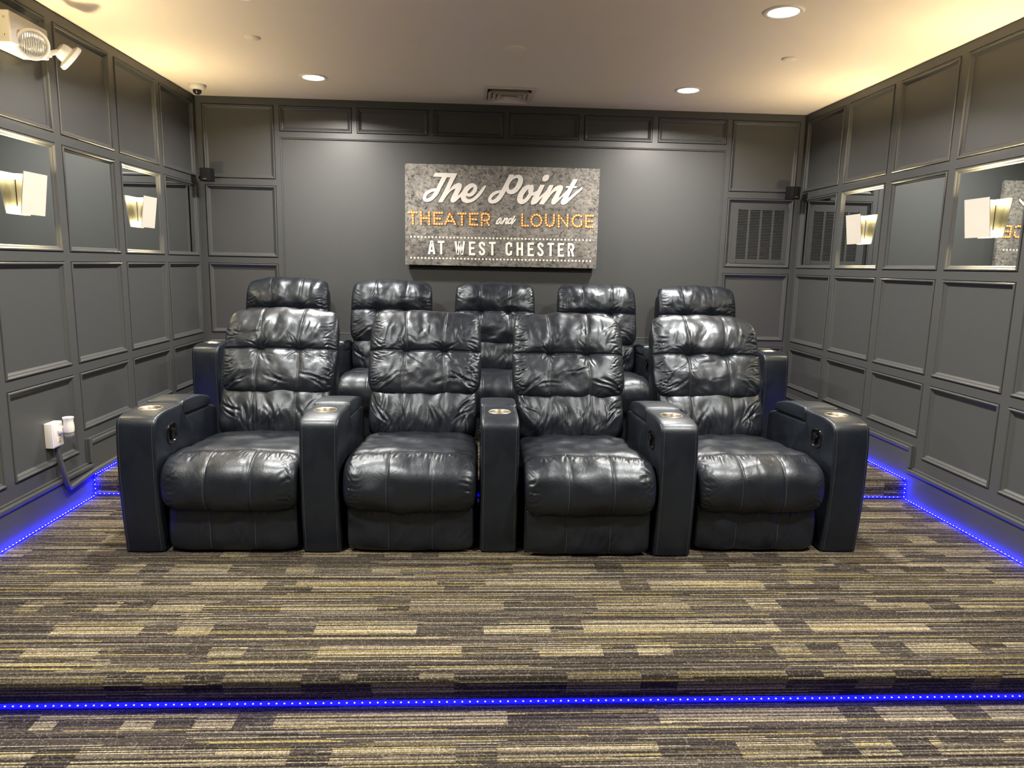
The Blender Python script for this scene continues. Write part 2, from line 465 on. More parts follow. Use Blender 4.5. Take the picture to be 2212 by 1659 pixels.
sconce(-1, 3.75, 'cream wall sconce on the right wall, nearer one, over the reflected sign')
sconce(-1, 5.008, 'cream wall sconce on the right wall, farther one, over the reflected grille')

# unseen lamps added along both side walls to brighten the ceiling, continuing the sconces
for x in (XL+.04, XR-.04):
    for y in (2.49, 1.23, -.03): spot_area('sconce_lamp', (x, y, zz(.39)), (PI, 0, 0), .04, .12, SCONCE_UP*1.8, WARM, None, 2.9)
# ------------------------------------------------------------------ ceiling fittings
def downlight(x, y, label, on=True):
    t = thing('recessed_ceiling_light', label, 'ceiling light', (x, y, ZC), 'recessed ceiling lights')
    b = MB(); b.lathe([(.098, 0.), (.097, -.004), (.090, -.007), (.076, -.006), (.070, -.001)], 40, cap=False)
    b.build('trim_ring', M['white'], t, smooth=50)
    b = MB(); b.lathe([(.0755, -.0015), (.070, -.0045), (.03, -.0065), (.001, -.007)], 40)
    b.build('lens', M['lamp'], t, smooth=60)
    spot_area('downlight_lamp', (0, 0, -.012), (0, 0, 0), .13, .13, DOWN_W, (1., .925, .83), t, 2.75, 'DISK')
downlight(-1.148, 5.31, 'round recessed ceiling light, lit, farther one on the left side')
downlight(1.49, 5.31, 'round recessed ceiling light, lit, farther one on the right side')
downlight(1.49, 3.70, 'large looking lit recessed ceiling light nearest the top right')
downlight(-1.148, 3.745, 'lit recessed ceiling light just cut off by the top edge')
for x in (-1.148, 1.49):  # unseen bare lamps added to carry the ceiling lights past the camera
    for y, f in ((2.1, 1.25), (.5, .18), (-1.1, .12)):
        spot_area('downlight_lamp', (x, y, ZC-.012), (0, 0, 0), .13, .13, DOWN_W*f, (1., .925, .83), None, 2.4, 'DISK')
def cap(x, y, r, label):
    b = MB(); b.lathe([(r, 0.), (r, -.004), (r*.92, -.007), (.001, -.008)], 36)
    o = b.build('sprinkler_cover', M['offwhite'], smooth=50, loc=(x, y, ZC)); tag(o, label, 'sprinkler cover', 'flat round ceiling covers')
cap(-1.30, 4.44, .044, 'small flat round white cover on the ceiling, left one')
cap(.212, 4.48, .070, 'wider flat round cover at the ceiling centre in front of the vent')
cap(1.856, 4.47, .044, 'small flat round white cover on the ceiling, right one')

def dome_camera():
    t = thing('dome_security_camera', 'small white dome security camera on the ceiling near the left corner', 'security camera', (-2.062, 5.64, ZC))
    b = MB(); b.lathe([(.058, 0.), (.060, -.012), (.056, -.026), (.046, -.034), (.032, -.038)], 36); b.build('housing', M['body'], t, smooth=50)
    b = MB(); b.lathe([(.031, -.036), (.031, -.046), (.027, -.058), (.018, -.067), (.008, -.071), (.001, -.072)], 28); b.build('dome_lens', M['dome'], t, smooth=70)
dome_camera()

def ceiling_vent():
    x0, x1, y0, y1 = .035, .412, 5.395, 5.80
    cx, cy_c = (x0+x1)/2, (y0+y1)/2; hw, hd = (x1-x0)/2, (y1-y0)/2
    t = thing('ceiling_vent', 'square white louvred ceiling vent near the back wall', 'vent', (cx, cy_c, ZC))
    def ring(h0, z0, h1, z1, b):
        c0 = [(-h0*hw, -h0*hd, z0), (h0*hw, -h0*hd, z0), (h0*hw, h0*hd, z0), (-h0*hw, h0*hd, z0)]
        c1 = [(-h1*hw, -h1*hd, z1), (h1*hw, -h1*hd, z1), (h1*hw, h1*hd, z1), (-h1*hw, h1*hd, z1)]
        for i in range(4): j = (i+1) % 4; b.quad(c0[i], c0[j], c1[j], c1[i])
    b = MB(); ring(1., -.001, 1., -.010, b); ring(1., -.010, .86, -.012, b); ring(.86, -.012, .84, -.001, b); b.build('frame', M['vent'], t)
    b = MB(); b.quad((-hw*.86, -hd*.86, -.0015), (hw*.86, -hd*.86, -.0015), (hw*.86, hd*.86, -.0015), (-hw*.86, hd*.86, -.0015)); b.build('duct_shade', M['dark'], t)  # flat black sheet painting the shade inside the duct
    for h in (.82, .64, .46):
        b = MB(); ring(h, -.034, h-.15, -.006, b); ring(h-.008, -.035, h-.158, -.006, b); ring(h, -.034, h-.008, -.035, b); b.build('louvre', M['vent'], t)
    b = MB(); b.box(-.19*hw, .19*hw, -.19*hd, .19*hd, -.040, -.032); b.build('centre_plate', M['vent'], t)
ceiling_vent()

# ------------------------------------------------------------------ louvred return grille on the back wall
def grille():
    t = thing('wall_grille', 'grey louvred return grille in the panel of the back wall beside the right corner', 'vent grille', (0, YB, 0))
    x0, x1, z0, z1 = 2.124, 2.598, zz(.050), zz(.512)
    gx0, gx1, gz0, gz1 = 2.158, 2.566, zz(.085), zz(.490)
    nc, nr = 4, 32; cw = (gx1-gx0)/nc; rh = (gz1-gz0)/nr
    As = [x0]; hole = [False]
    for i in range(nc):
        As += [gx0+i*cw+.009, gx0+(i+1)*cw-.009]; hole += [True, False]
    As.append(x1)
    b = MB(); yf = .0145-.006
    Zs = [z0]; zh = [False]
    for j in range(nr): Zs += [gz0+j*rh+rh*.20, gz0+j*rh+rh*.84]; zh += [True, False]
    Zs.append(z1)
    for i in range(len(As)-1):
        for j in range(len(Zs)-1):
            if hole[i] and zh[j]:
                b.quad((As[i], yf, Zs[j+1]), (As[i+1], yf, Zs[j+1]), (As[i+1], yf+.004, Zs[j+1]-rh*.12), (As[i], yf+.004, Zs[j+1]-rh*.12))
            else: b.quad((As[i], yf, Zs[j]), (As[i+1], yf, Zs[j]), (As[i+1], yf, Zs[j+1]), (As[i], yf, Zs[j+1]))
    for (a, c) in (((x0, z0), (x1, z0)), ((x1, z0), (x1, z1)), ((x1, z1), (x0, z1)), ((x0, z1), (x0, z0))):
        b.quad((a[0], yf, a[1]), (c[0], yf, c[1]), (c[0], .0145, c[1]), (a[0], .0145, a[1]))
    b.build('louvre_plate', M['paint'], t, fix=False)
    b = MB(); b.box(gx0, gx1, .0140, .0142, gz0, gz1); b.build('duct_shade', M['dark'], t)  # black backing sheet, painted shade seen through the slots
    for x in (x0+.05, x1-.05):
        for z in (z0+.012, z1-.018):
            b = MB(); b.lathe([(.004, 0.), (.0035, .0015), (.001, .002)], 12, Matrix.Translation((x, yf, z)) @ Matrix.Rotation(PI/2, 4, 'X'))
            b.build('screw', M['black'], t)
grille()

# ------------------------------------------------------------------ corner speakers
def speaker(sgn, x, z, rot, tilt, label):
    t = thing('wall_speaker', label, 'speaker', (x, 5.86, z), 'corner satellite speakers'); t.rotation_euler = (tilt, 0, rot)
    b = MB(); b.box(-.039, .039, -.045, .040, -.050, .050); b.build('cabinet', M['black'], t, bevel=.003)
    b = MB(); b.box(-.036, .036, -.048, -.0445, -.047, .047); b.build('grille_cloth', mat('speaker_cloth', (.012, .0115, .0125), .8, spec=.15), t, bevel=.001)
    b = MB(); b.box(-.015, .015, -.0495, -.0478, -.034, -.028); b.build('badge', M['silver'], t)
    b = MB(); ex = -sgn*.060
    b.box(min(-sgn*.038, ex), max(-sgn*.038, ex), -.005, .035, -.035, .020); b.tube([(ex*.8, .02, -.01), (-sgn*.088, .06, -.02)], .014)
    b.build('wall_bracket', M['black'], t, bevel=.003)
speaker(1, -2.097, zz(.637), -.10, .06, 'small black satellite speaker on a bracket in the back left corner')
speaker(-1, 2.548, zz(.618), .30, .06, 'small black satellite speaker on a bracket in the back right corner')

# ------------------------------------------------------------------ emergency light
def emergency():
    t = thing('emergency_light', 'white emergency light box with two swivel lamp heads high on the left wall', 'emergency light', (XL, 3.70, zz(1.0)))
    b = MB(); b.box(-.010, .118, -.165, .135, -.062, .078); b.build('battery_box', M['white'], t, bevel=.008)
    b = MB()
    pass
    for z in (.045, -.03):
        b = MB(); b.lathe([(.005, 0), (.004, .004), (.001, .005)], 12, Matrix.Translation((.098, -.165, z)) @ Matrix.Rotation(PI/2, 4, 'X')); b.build('screw', M['silver'], t)
    def head(pos, d, joint):
        R = Vector(d).normalized().to_track_quat('Z', 'Y').to_matrix().to_4x4(); Mx = Matrix.Translation(pos) @ R
        b = MB(); b.lathe([(.020, -.068), (.034, -.062), (.040, -.045), (.042, -.022), (.066, -.012), (.069, .004), (.064, .010), (.058, .010), (.056, .004)], 36, Mx)
        h = b.build('lamp_head', M['white'], t, smooth=40)
        l = bpy.data.objects.new('lens', None)
        b = MB(); b.lathe([(.057, .0), (.052, .007), (.03, .011), (.001, .012)], 32)
        o = b.build('lens', M['reflector'], h, smooth=60); o.matrix_local = Mx
        b = MB(); p = Vector(pos) - Vector(d).normalized()*.05; b.tube([joint, tuple((Vector(joint)+p)/2), tuple(p)], .012, 12)
        b.lathe([(.001, -.018), (.014, -.014), (.019, 0), (.014, .014), (.001, .018)], 14, Matrix.Translation(joint))
        b.build('swivel_joint', M['white'], h, smooth=50)
        return h
    head((.158, -.068, -.042), (.62, -.80, -.30), (.110, -.030, -.030))
    head((.160, .250, -.020), (.60, .55, -.58), (.105, .150, -.025))
emergency()

# ------------------------------------------------------------------ outlet, air freshener, raceway
def outlet():
    y, z = 3.792, zz(-.934)
    t = thing('power_outlet', 'white surface mounted power outlet box low on the left wall', 'power outlet', (XL-.0143, y, z))
    b = MB(); b.box(0, .042, -.046, .046, -.066, .066); b.build('outlet_box', M['white'], t, bevel=.003)
    b = MB(); b.box(.042, .047, -.040, .040, -.060, .060); b.build('cover_plate', M['white'], t, bevel=.002)
    b = MB(); b.box(.047, .0485, -.017, .017, -.040, -.012); b.build('receptacle', M['offwhite'], t, bevel=.001)
    b = MB()
    for bx in ((-.0084, -.0056, -.028, -.017), (.0056, .0084, -.028, -.017), (-.0025, .0025, -.037, -.032)):
        b = MB(); b.box(.0484, .0490, *bx); b.build('socket_slot', M['black'], t)
    f = thing('plug_in_air_freshener', 'white plug-in air freshener with yellow oil in the outlet', 'air freshener', (XL-.0143+.048, y+.012, z+.022))
    b = MB(); b.lathe([(.023, 0.), (.023, .010), (.016, .018)], 28, Matrix.Rotation(PI/2, 4, 'Y')); b.build('plug_body', M['white'], f, smooth=40)
    Mx = Matrix.Translation((.040, .012, 0))
    b = MB(); b.lathe([(.024, -.012), (.026, .0), (.0255, .025), (.023, .042), (.0235, .052), (.0275, .066), (.0265, .067), (.020, .058)], 32, Mx); b.build('housing', M['white'], f, smooth=40)
    b = MB(); b.lathe([(.001, -.046), (.014, -.044), (.022, -.036), (.024, -.024), (.0235, -.012)], 28, Mx); b.build('oil_bottle', M['clear'], f, smooth=50)
    b = MB(); b.lathe([(.001, -.045), (.014, -.0425), (.0213, -.035), (.0232, -.026)], 24, Mx); b.build('oil', M['amber'], f, smooth=50)
    # cable raceway: leaves the box, runs down over the mouldings, then along the baseboard
    x = XL
    pts = [(x+.012, 3.800, zz(-.995)), (x+.022, 3.806, zz(-1.08)), (x+.030, 3.822, zz(-1.16)), (x+.030, 3.840, zz(-1.215)), (x+.026, 3.856, zz(-1.243)), (x+.022, 3.876, zz(-1.254)), (x+.020, 3.905, zz(-1.253)), (x+.020, 4.00, zz(-1.243)), (x+.020, 4.12, zz(-1.232)), (x+.020, 4.60, zz(-1.224)), (x+.020, 5.3, zz(-1.224))]
    b = MB(); prev = None
    for i, p in enumerate(pts):
        p = Vector(p); a = Vector(pts[max(i-1, 0)]); c = Vector(pts[min(i+1, len(pts)-1)])
        tg = (c-a).normalized(); nrm = Vector((1, 0, 0)); sd = tg.cross(nrm).normalized()
        hw = .011
        ring = [p+sd*hw-nrm*.012, p+sd*hw+nrm*.006, p+sd*(hw-.004)+nrm*.010, p-sd*(hw-.004)+nrm*.010, p-sd*hw+nrm*.006, p-sd*hw-nrm*.012]
        n0 = len(b.v); b.v += [tuple(q) for q in ring]
        if prev is not None:
            for k_ in range(6): b.f.append((prev+k_, prev+(k_+1) % 6, n0+(k_+1) % 6, n0+k_))
        prev = n0
    o = b.build('cable_raceway', M['raceway'], smooth=40)
    tag(o, 'grey painted cable raceway running from the outlet down and along the left baseboard', 'cable cover')
outlet()

# ------------------------------------------------------------------ blue LED strips
led_me = None
def led_strip(path, nrm, label, sp=.0262, hw=.0055, dim=False, clip=None):
    """path: polyline in metres, nrm: face normals of each segment"""
    global led_me
    t = thing('led_light_strip', label, 'LED strip', path[0], 'blue LED strips along the step edges')
    o0 = Vector(path[0])
    b = MB()
    leds = []
    for (p, q_, n) in zip(path, path[1:], nrm):
        p, q_, n = Vector(p)-o0, Vector(q_)-o0, Vector(n).normalized()
        d = (q_-p); L = d.length; d.normalize(); s = d.cross(n).normalized()
        c = [p-s*hw, p+s*hw, p+s*hw*.7+n*.003, p-s*hw*.7+n*.003]; e = [v + d*L for v in c]
        b.add([tuple(v) for v in c+e], [(0, 1, 2, 3), (4, 7, 6, 5), (0, 4, 5, 1), (1, 5, 6, 2), (2, 6, 7, 3), (3, 7, 4, 0)])
        m_ = int(L/sp)
        for i in range(m_): leds.append(p + d*(sp*(i+.5)) + n*.0035)
    b.build('tape', M['led_tape_dim' if dim else 'led_tape'], t)
    if led_me is None:
        bb = MB(); bb.lathe([(.0026, -.001), (.0028, .0), (.0022, .0016), (.0006, .0022)], 8)
        tmp = bb.build('led', M['led']); led_me = tmp.data; bpy.data.objects.remove(tmp)
    vis = leds if clip is None else [l for l in leds if clip(l+o0)]
    near = sorted(vis, key=lambda v: (v+o0).length)[:100]; key = {id(v) for v in near}
    for v in near:
        o = bpy.data.objects.new('led', led_me); C.objects.link(o); o.parent = t; o.location = v
        if dim: o.material_slots[0].link = 'OBJECT'; o.material_slots[0].material = M['led_dim']
    rest = [v for v in vis if id(v) not in key]
    if rest:
        bb = MB()
        for v in rest: bb.lathe([(.0026, -.001), (.0028, .0), (.0022, .0016), (.0006, .0022)], 8, Matrix.Translation(v))
        o = bb.build('led_row', M['led_dim' if dim else 'led'], t); o['kind'] = 'stuff'
g = .0125
led_strip([(XL+.03, YS1-.006, F0+.013), (XR-.03, YS1-.006, F0+.013)], [(0, -1, .35)], 'blue LED strip along the foot of the front carpeted step', clip=lambda v: -1.75 < v.x < 2.2, hw=.010, dim=True)
led_strip([(XL+g+.012, 2.75, F1+.004), (XL+g+.012, YS2-.010, F1+.004), (XL+g+.012, YS2-.010, F2+.004), (XL+g+.012, 5.9, F2+.004)], [(-.6, 0, 1), (-.6, -1, 0), (-.6, 0, 1)],
          'blue LED strip along the left baseboard, climbing the second step', clip=lambda v: v.y < 4.75 and v.y > 3.1)
led_strip([(XR-g-.012, 2.75, F1+.004), (XR-g-.012, YS2-.010, F1+.004), (XR-g-.012, YS2-.010, F2+.004), (XR-g-.012, 5.9, F2+.004)], [(.6, 0, 1), (.6, -1, 0), (.6, 0, 1)],
          'blue LED strip along the right baseboard, climbing the second step', clip=lambda v: v.y < 4.9 and v.y > 3.1)
led_strip([(XL+.03, YS2-.004, F1+.011), (XR-.03, YS2-.004, F1+.011)], [(0, -1, .35)], 'blue LED strip along the foot of the second step behind the front recliners',
          clip=lambda v: v.x < -1.85 or v.x > 2.2, dim=True)

# ------------------------------------------------------------------ sign on the back wall
SY = 5.945                                   # front face of the canvas
def on_sign(px, py):
    a = (px-1106)/FPX; c = (py-829.5)/FPX
    d = RT*a - UP*c + FWD
    d = d*(SY/d.y); return (d.x, d.z+ZO)
def crop(x0, y0, s): return lambda p: on_sign(x0+p[0]/s, y0+p[1]/s)
def sign():
    sx0, sx1, sz0, sz1 = -.580, .984, zz(-.019), zz(.776)
    t = thing('wall_sign', 'grey concrete-look sign reading The Point Theater and Lounge at West Chester', 'sign', (0, 0, 0))
    b = MB(); b.box(sx0, sx1, SY, YB-.0143, sz0, sz1); b.build('canvas_panel', M['canvas'], t, bevel=.002)
    def catmull(pts, flags, n=7):
        out = []; N = len(pts)
        for i in range(N):
            p1, p2 = pts[i], pts[(i+1) % N]
            p0 = pts[i-1] if not flags[i] else p1
            p3 = pts[(i+2) % N] if not flags[(i+1) % N] else p2
            for j in range(n):
                u = j/n
                out.append(tuple(.5*(2*p1[k_]+(p2[k_]-p0[k_])*u+(2*p0[k_]-5*p1[k_]+4*p2[k_]-p3[k_])*u*u+(3*p1[k_]-p0[k_]-3*p2[k_]+p3[k_])*u**3) for k_ in (0, 1)))
        return out
    def shape(name, loops, mt, y, dx=0, dz=0, grow=0.):
        """filled outline with holes from closed loops, as thin print on the panel"""
        cu = bpy.data.curves.new(name, 'CURVE'); cu.dimensions = '2D'; cu.fill_mode = 'BOTH'; cu.offset = grow
        for lp in loops:
            s = cu.splines.new('POLY'); s.points.add(len(lp)-1); s.use_cyclic_u = True
            for i, (x, z) in enumerate(lp): s.points[i].co = (x+dx, z+dz, 0, 1)
        o = bpy.data.objects.new(name, cu); C.objects.link(o)
        dg = bpy.context.evaluated_depsgraph_get()
        me = bpy.data.meshes.new_from_object(o.evaluated_get(dg)); bpy.data.objects.remove(o)
        for v in me.vertices: v.co = (v.co.x, y, v.co.y)
        me.materials.clear(); me.name = name
        return link(name, me, mt, t)
    def area(lp): return sum(a[0]*b_[1]-b_[0]*a[1] for a, b_ in zip(lp, lp[1:]+lp[:1]))/2
    def outline(s, cv):
        """'x,y' smooth points, 'x,yc' corners"""
        P_, Fg = [], []
        for w_ in s.split():
            f = w_.endswith('c'); w_ = w_.rstrip('c'); x, y = w_.split(','); P_.append(cv((float(x), float(y)))); Fg.append(f)
        return catmull(P_, Fg)
    cA, cB, cC = crop(905, 365, 14.747), crop(1050, 365, 19.518), crop(1150, 365, 19.235)
    the = [outline('515,118c 1225,140c 1165,265 1060,470 965,680c 1070,550 1180,470 1280,445 1350,480 1370,550 1335,660 1270,780 1230,860c 1310,790 1385,705 1450,600 1560,500 1690,455 1800,490 1858,590 1840,700 1770,800 1680,870 1590,885 1500,860c 1510,920 1560,962 1640,960 1750,900 1880,770 2000,620 2115,505c 2130,560 2095,640 1990,800 1870,930 1740,1030 1600,1080 1480,1080 1390,1030 1345,950 1330,890c 1240,970 1150,1050 1070,1075 1015,1040 1005,980 1050,860 1110,750 1165,625c 1080,660 980,740 880,860 800,980 755,1062c 612,1055c 700,890 850,600 1003,268c 890,268c 800,440 700,620 620,790 530,900 420,1000 310,1045 210,1045 145,1000 125,920 150,810 220,720 330,660 450,625 560,610c 640,430 730,258c 455,245c', cA),
           outline('495,715c 400,740 300,800 240,880 238,935 300,935 380,880 450,790', cA),
           outline('1740,575c 1680,600 1600,670 1540,750c 1580,775 1640,755 1710,680', cA)]
    P1 = [outline('980,235c 1195,240c 1150,325c 1230,270 1380,243 1490,290 1550,390 1560,520 1510,680 1420,830 1320,950 1180,1040 1050,1065 930,1040 870,980 848,920c 800,1000 710,1150 600,1300 460,1410 320,1455 200,1450 110,1390 85,1290 120,1170 220,1040 360,950 500,905 640,890c 720,750 850,500', cB),
          outline('1310,385 1200,410 1080,500 990,650 960,780 985,865 1060,878 1160,820 1260,690 1330,530 1345,430', cB),
          outline('570,1010c 450,1050 310,1140 235,1240 240,1305 320,1295 430,1210 510,1110', cB)]
    o_ = [outline('1740,672 1840,655c 1865,695c 1935,660 1990,695 2012,780 2005,880 1985,975c 1995,1040 1960,1090 1925,1115 1850,1240 1730,1370 1600,1460 1470,1485 1360,1430 1310,1330 1310,1220 1350,1080 1430,930 1550,780 1650,710', cB),
          outline('1780,850c 1700,930 1600,1070 1550,1190 1550,1265 1600,1275 1680,1200 1795,1030c 1775,950', cB)]
    int_ = [outline('10,985c 110,945 200,890 250,800 330,655c 525,660c 430,850 270,1175c 400,1070 570,910 640,790 705,665c 890,672c 830,800 720,1010c 800,900 930,760 1070,690 1180,670 1260,720 1270,800 1230,920 1150,1070 1085,1205c 1200,1110 1360,960 1450,870 1500,790c 1375,785c 1415,708c 1545,712c 1610,590 1700,422c 1890,430c 1820,570 1740,712c 1865,716c 1830,795c 1690,795c 1600,980 1480,1205c 1600,1120 1800,950 2065,735c 2085,800 2050,870 1800,1090 1500,1370 1380,1460 1270,1490 1190,1450 1180,1380 1220,1270 1310,1110c 1200,1210 1000,1410 880,1485 800,1450 785,1370 830,1240 930,1070 1010,900c 880,970 750,1110 600,1310 465,1480c 275,1470c 340,1330 430,1170c 330,1260 180,1420 60,1475 -20,1480 -60,1440 -62,1380 -30,1280 15,1180 95,1075c 60,1100 10,1115 -40,1110c', cC)]
    dot = [outline('600,235 680,260 700,330 660,440 570,510 480,520 415,470 415,390 470,290', cC)]
    yo = SY - .0012
    for i, g_ in enumerate((the, P1, o_, int_, dot)):
        sh = shape('letter_shadow', g_, M['print_shadow'], SY-.0006-.00003*i, .0035, -.0045, .0)
        lo = shape('script_lettering', g_, M['print_white'], yo-.00012*i)
    # block letters from centre lines
    def ribbon(b, pts, hw, y):
        n = len(pts); L, R = [], []
        for i in range(n):
            def nrm(a, c):
                d = (c[0]-a[0], c[1]-a[1]); q_ = math.hypot(*d) or 1; return (-d[1]/q_, d[0]/q_)
            if i == 0: nn = nrm(pts[0], pts[1]); k_ = 1
            elif i == n-1: nn = nrm(pts[-2], pts[-1]); k_ = 1
            else:
                n0, n1 = nrm(pts[i-1], pts[i]), nrm(pts[i], pts[i+1]); s_ = (n0[0]+n1[0], n0[1]+n1[1]); q_ = math.hypot(*s_) or 1
                nn = (s_[0]/q_, s_[1]/q_); k_ = min(2.2, 1/max(.3, nn[0]*n0[0]+nn[1]*n0[1]))
            L.append((pts[i][0]+nn[0]*hw*k_, y, pts[i][1]+nn[1]*hw*k_)); R.append((pts[i][0]-nn[0]*hw*k_, y, pts[i][1]-nn[1]*hw*k_))
        for i in range(n-1): b.quad(L[i], L[i+1], R[i+1], R[i])
    def ext(p, e):                            # lengthen both ends
        p = list(p)
        def go(a, c):
            d = (a[0]-c[0], a[1]-c[1]); q_ = math.hypot(*d) or 1; return (a[0]+d[0]/q_*e, a[1]+d[1]/q_*e)
        p[0] = go(p[0], p[1]); p[-1] = go(p[-1], p[-2]); return p
    def ell(cx, cy, rx, ry, n=22): return [(cx+rx*math.cos(2*PI*i/n), cy+ry*math.sin(2*PI*i/n)) for i in range(n+1)]
    cD, cE = crop(876, 450, 11.642), crop(1060, 450, 9.617)
    marquee = [
     (cD, [[(85,100),(280,105)],[(180,105),(185,385)]]),
     (cD, [[(388,100),(393,395)],[(592,105),(595,400)],[(393,245),(592,250)]]),
     (cD, [[(915,115),(720,110),(725,395),(915,393)],[(725,255),(865,260)]]),
     (cD, [[(998,390),(1115,125),(1245,395)],[(1025,318),(1215,325)]]),
     (cD, [[(1325,130),(1510,135)],[(1418,135),(1418,415)]]),
     (cD, [[(1810,135),(1620,135),(1622,410),(1805,415)],[(1622,275),(1770,280)]]),
     (cD, [[(1915,425),(1918,135),(2030,135),(2095,165),(2110,225),(2090,285),(2030,305),(1918,305)],[(2030,310),(2095,420)]]),
     (cE, [[(655,130),(650,360),(775,362)]]),
     (cE, [ell(948, 250, 106, 120)]),
     (cE, [[(1148,135),(1145,290),(1170,350),(1225,372),(1285,350),(1312,290),(1315,140)]]),
     (cE, [[(1412,380),(1412,135),(1595,380),(1600,140)]]),
     (cE, [[(1880,165),(1825,140),(1760,150),(1710,200),(1695,270),(1720,340),(1775,378),(1840,375),(1885,340),(1883,280)]]),
     (cE, [[(2125,155),(1980,150),(1980,385),(2120,390)],[(1980,268),(2105,270)]])]
    for li, (cv, strokes) in enumerate(marquee):
        bs, bo, bd = MB(), MB(), MB(); dots = []
        for si, st in enumerate(strokes):
            pts = [cv(p) for p in st]
            closed = math.dist(pts[0], pts[-1]) < 1e-4
            pe = pts if closed else ext(pts, .0085)
            ribbon(bs, [(x+.003, z-.003) for x, z in pe], .0112, SY-.0005-.00003*si-.000002*li)
            ribbon(bo, pe, .0088, SY-.0011-.00004*si)
            # bulbs at even steps
            L = [0.]
            for a, c in zip(pts, pts[1:]): L.append(L[-1]+math.dist(a, c))
            nb = max(2, round(L[-1]/.0213)+1)
            for j in range(nb):
                s_ = L[-1]*j/(nb-1)
                i = min(len(pts)-2, max(0, next((k_ for k_ in range(len(L)-1) if L[k_+1] >= s_-1e-9), len(pts)-2)))
                f = (s_-L[i])/max(1e-9, L[i+1]-L[i]); q_ = (pts[i][0]+(pts[i+1][0]-pts[i][0])*f, pts[i][1]+(pts[i+1][1]-pts[i][1])*f)
                if all(math.dist(q_, d) > .012 for d in dots): dots.append(q_)
        for q_ in dots:
            bd.add([(q_[0]+.0070*math.cos(2*PI*i/14), SY-.0017, q_[1]+.0070*math.sin(2*PI*i/14)) for i in range(14)], [tuple(range(14))])
        bs.build('letter_shadow', M['print_shadow'], t)
        lt = bo.build('marquee_letter', M['print_orange'], t); bd.build('bulb_dots', M['print_bulb'], lt)
    def strokes_letter(name, cv, strokes, hw, e, k0=0, sh=(.0035, -.004)):
        bs, bo = MB(), MB()
        for si, st in enumerate(strokes):
            pts = ext([cv(p) for p in st], e)
            ribbon(bs, [(x+sh[0], z+sh[1]) for x, z in pts], hw*1.12, SY-.0005-.00003*si)
            ribbon(bo, pts, hw, SY-.0011-.00004*si)
        bs.build('letter_shadow', M['print_shadow'], t); bo.build(name, M['print_white'], t)
    for st in ([[(240,205),(190,210),(135,262),(118,315),(150,322),(195,265),(238,205),(195,300),(215,318),(270,250)]],
               [[(298,203),(240,325)],[(255,290),(300,228),(340,205),(352,220),(308,300),(320,320),(372,275)]],
               [[(440,215),(395,222),(362,282),(368,318),(410,305),(450,235)],[(500,160),(428,290),(440,322),(515,228)]]):
        strokes_letter('script_word_letter', cE, st, .0058, .002)
    cF, cG = crop(876, 505, 10.533), crop(1080, 505, 10.533)
    E_ = lambda x, y: [[(x+118, y), (x, y), (x, y+262), (x+116, y+264)], [(x, y+126), (x+96, y+126)]]
    for cv, st in ((cF, [[(535,462),(585,180),(608,180),(655,462)],[(560,388),(632,388)]]), (cF, [[(737,183),(885,183)],[(812,190),(812,463)]]),
                   (cF, [[(1137,172),(1180,450),(1192,450),(1228,200),(1240,200),(1275,450),(1290,450),(1332,172)]]), (cF, E_(1467, 202)),
                   (cF, [[(1792,272),(1788,232),(1740,202),(1700,218),(1690,265),(1715,315),(1775,365),(1793,415),(1772,460),(1735,470),(1702,452),(1688,395)]]),
                   (cF, [[(1902,208),(2050,208)],[(1975,215),(1975,486)]]),
                   (cG, [[(257,292),(254,235),(205,210),(158,235),(150,290),(150,420),(165,462),(205,478),(248,458),(256,390)]]),
                   (cG, [[(400,198),(400,496)],[(502,198),(502,496)],[(400,345),(502,345)]]), (cG, E_(653, 225)),
                   (cG, [[(973,292),(962,247),(920,222),(882,240),(875,285),(900,332),(953,385),(973,435),(950,480),(915,490),(882,466),(867,425)]]),
                   (cG, [[(1085,230),(1228,232)],[(1155,238),(1150,508)]]), (cG, E_(1338, 235)),
                   (cG, [[(1565,515),(1568,236),(1628,238),(1664,268),(1670,320),(1650,362),(1568,370)],[(1630,372),(1666,515)]])):
        strokes_letter('block_letter', cv, st, .0088, .0015)
    for y0, y1 in ((814, 846), (1007, 1038)):
        bd = MB(); cv = crop(820, 320, 4.254)
        for i in range(51):
            f = i/50; q_ = cv((289+(1935-289)*f, y0+(y1-y0)*f))
            bd.add([(q_[0]+.0078*math.cos(2*PI*j/14), SY-.0012, q_[1]+.0078*math.sin(2*PI*j/14)) for j in range(14)], [tuple(range(14))])
        bd.build('dotted_border', M['print_dot'], t)
sign()

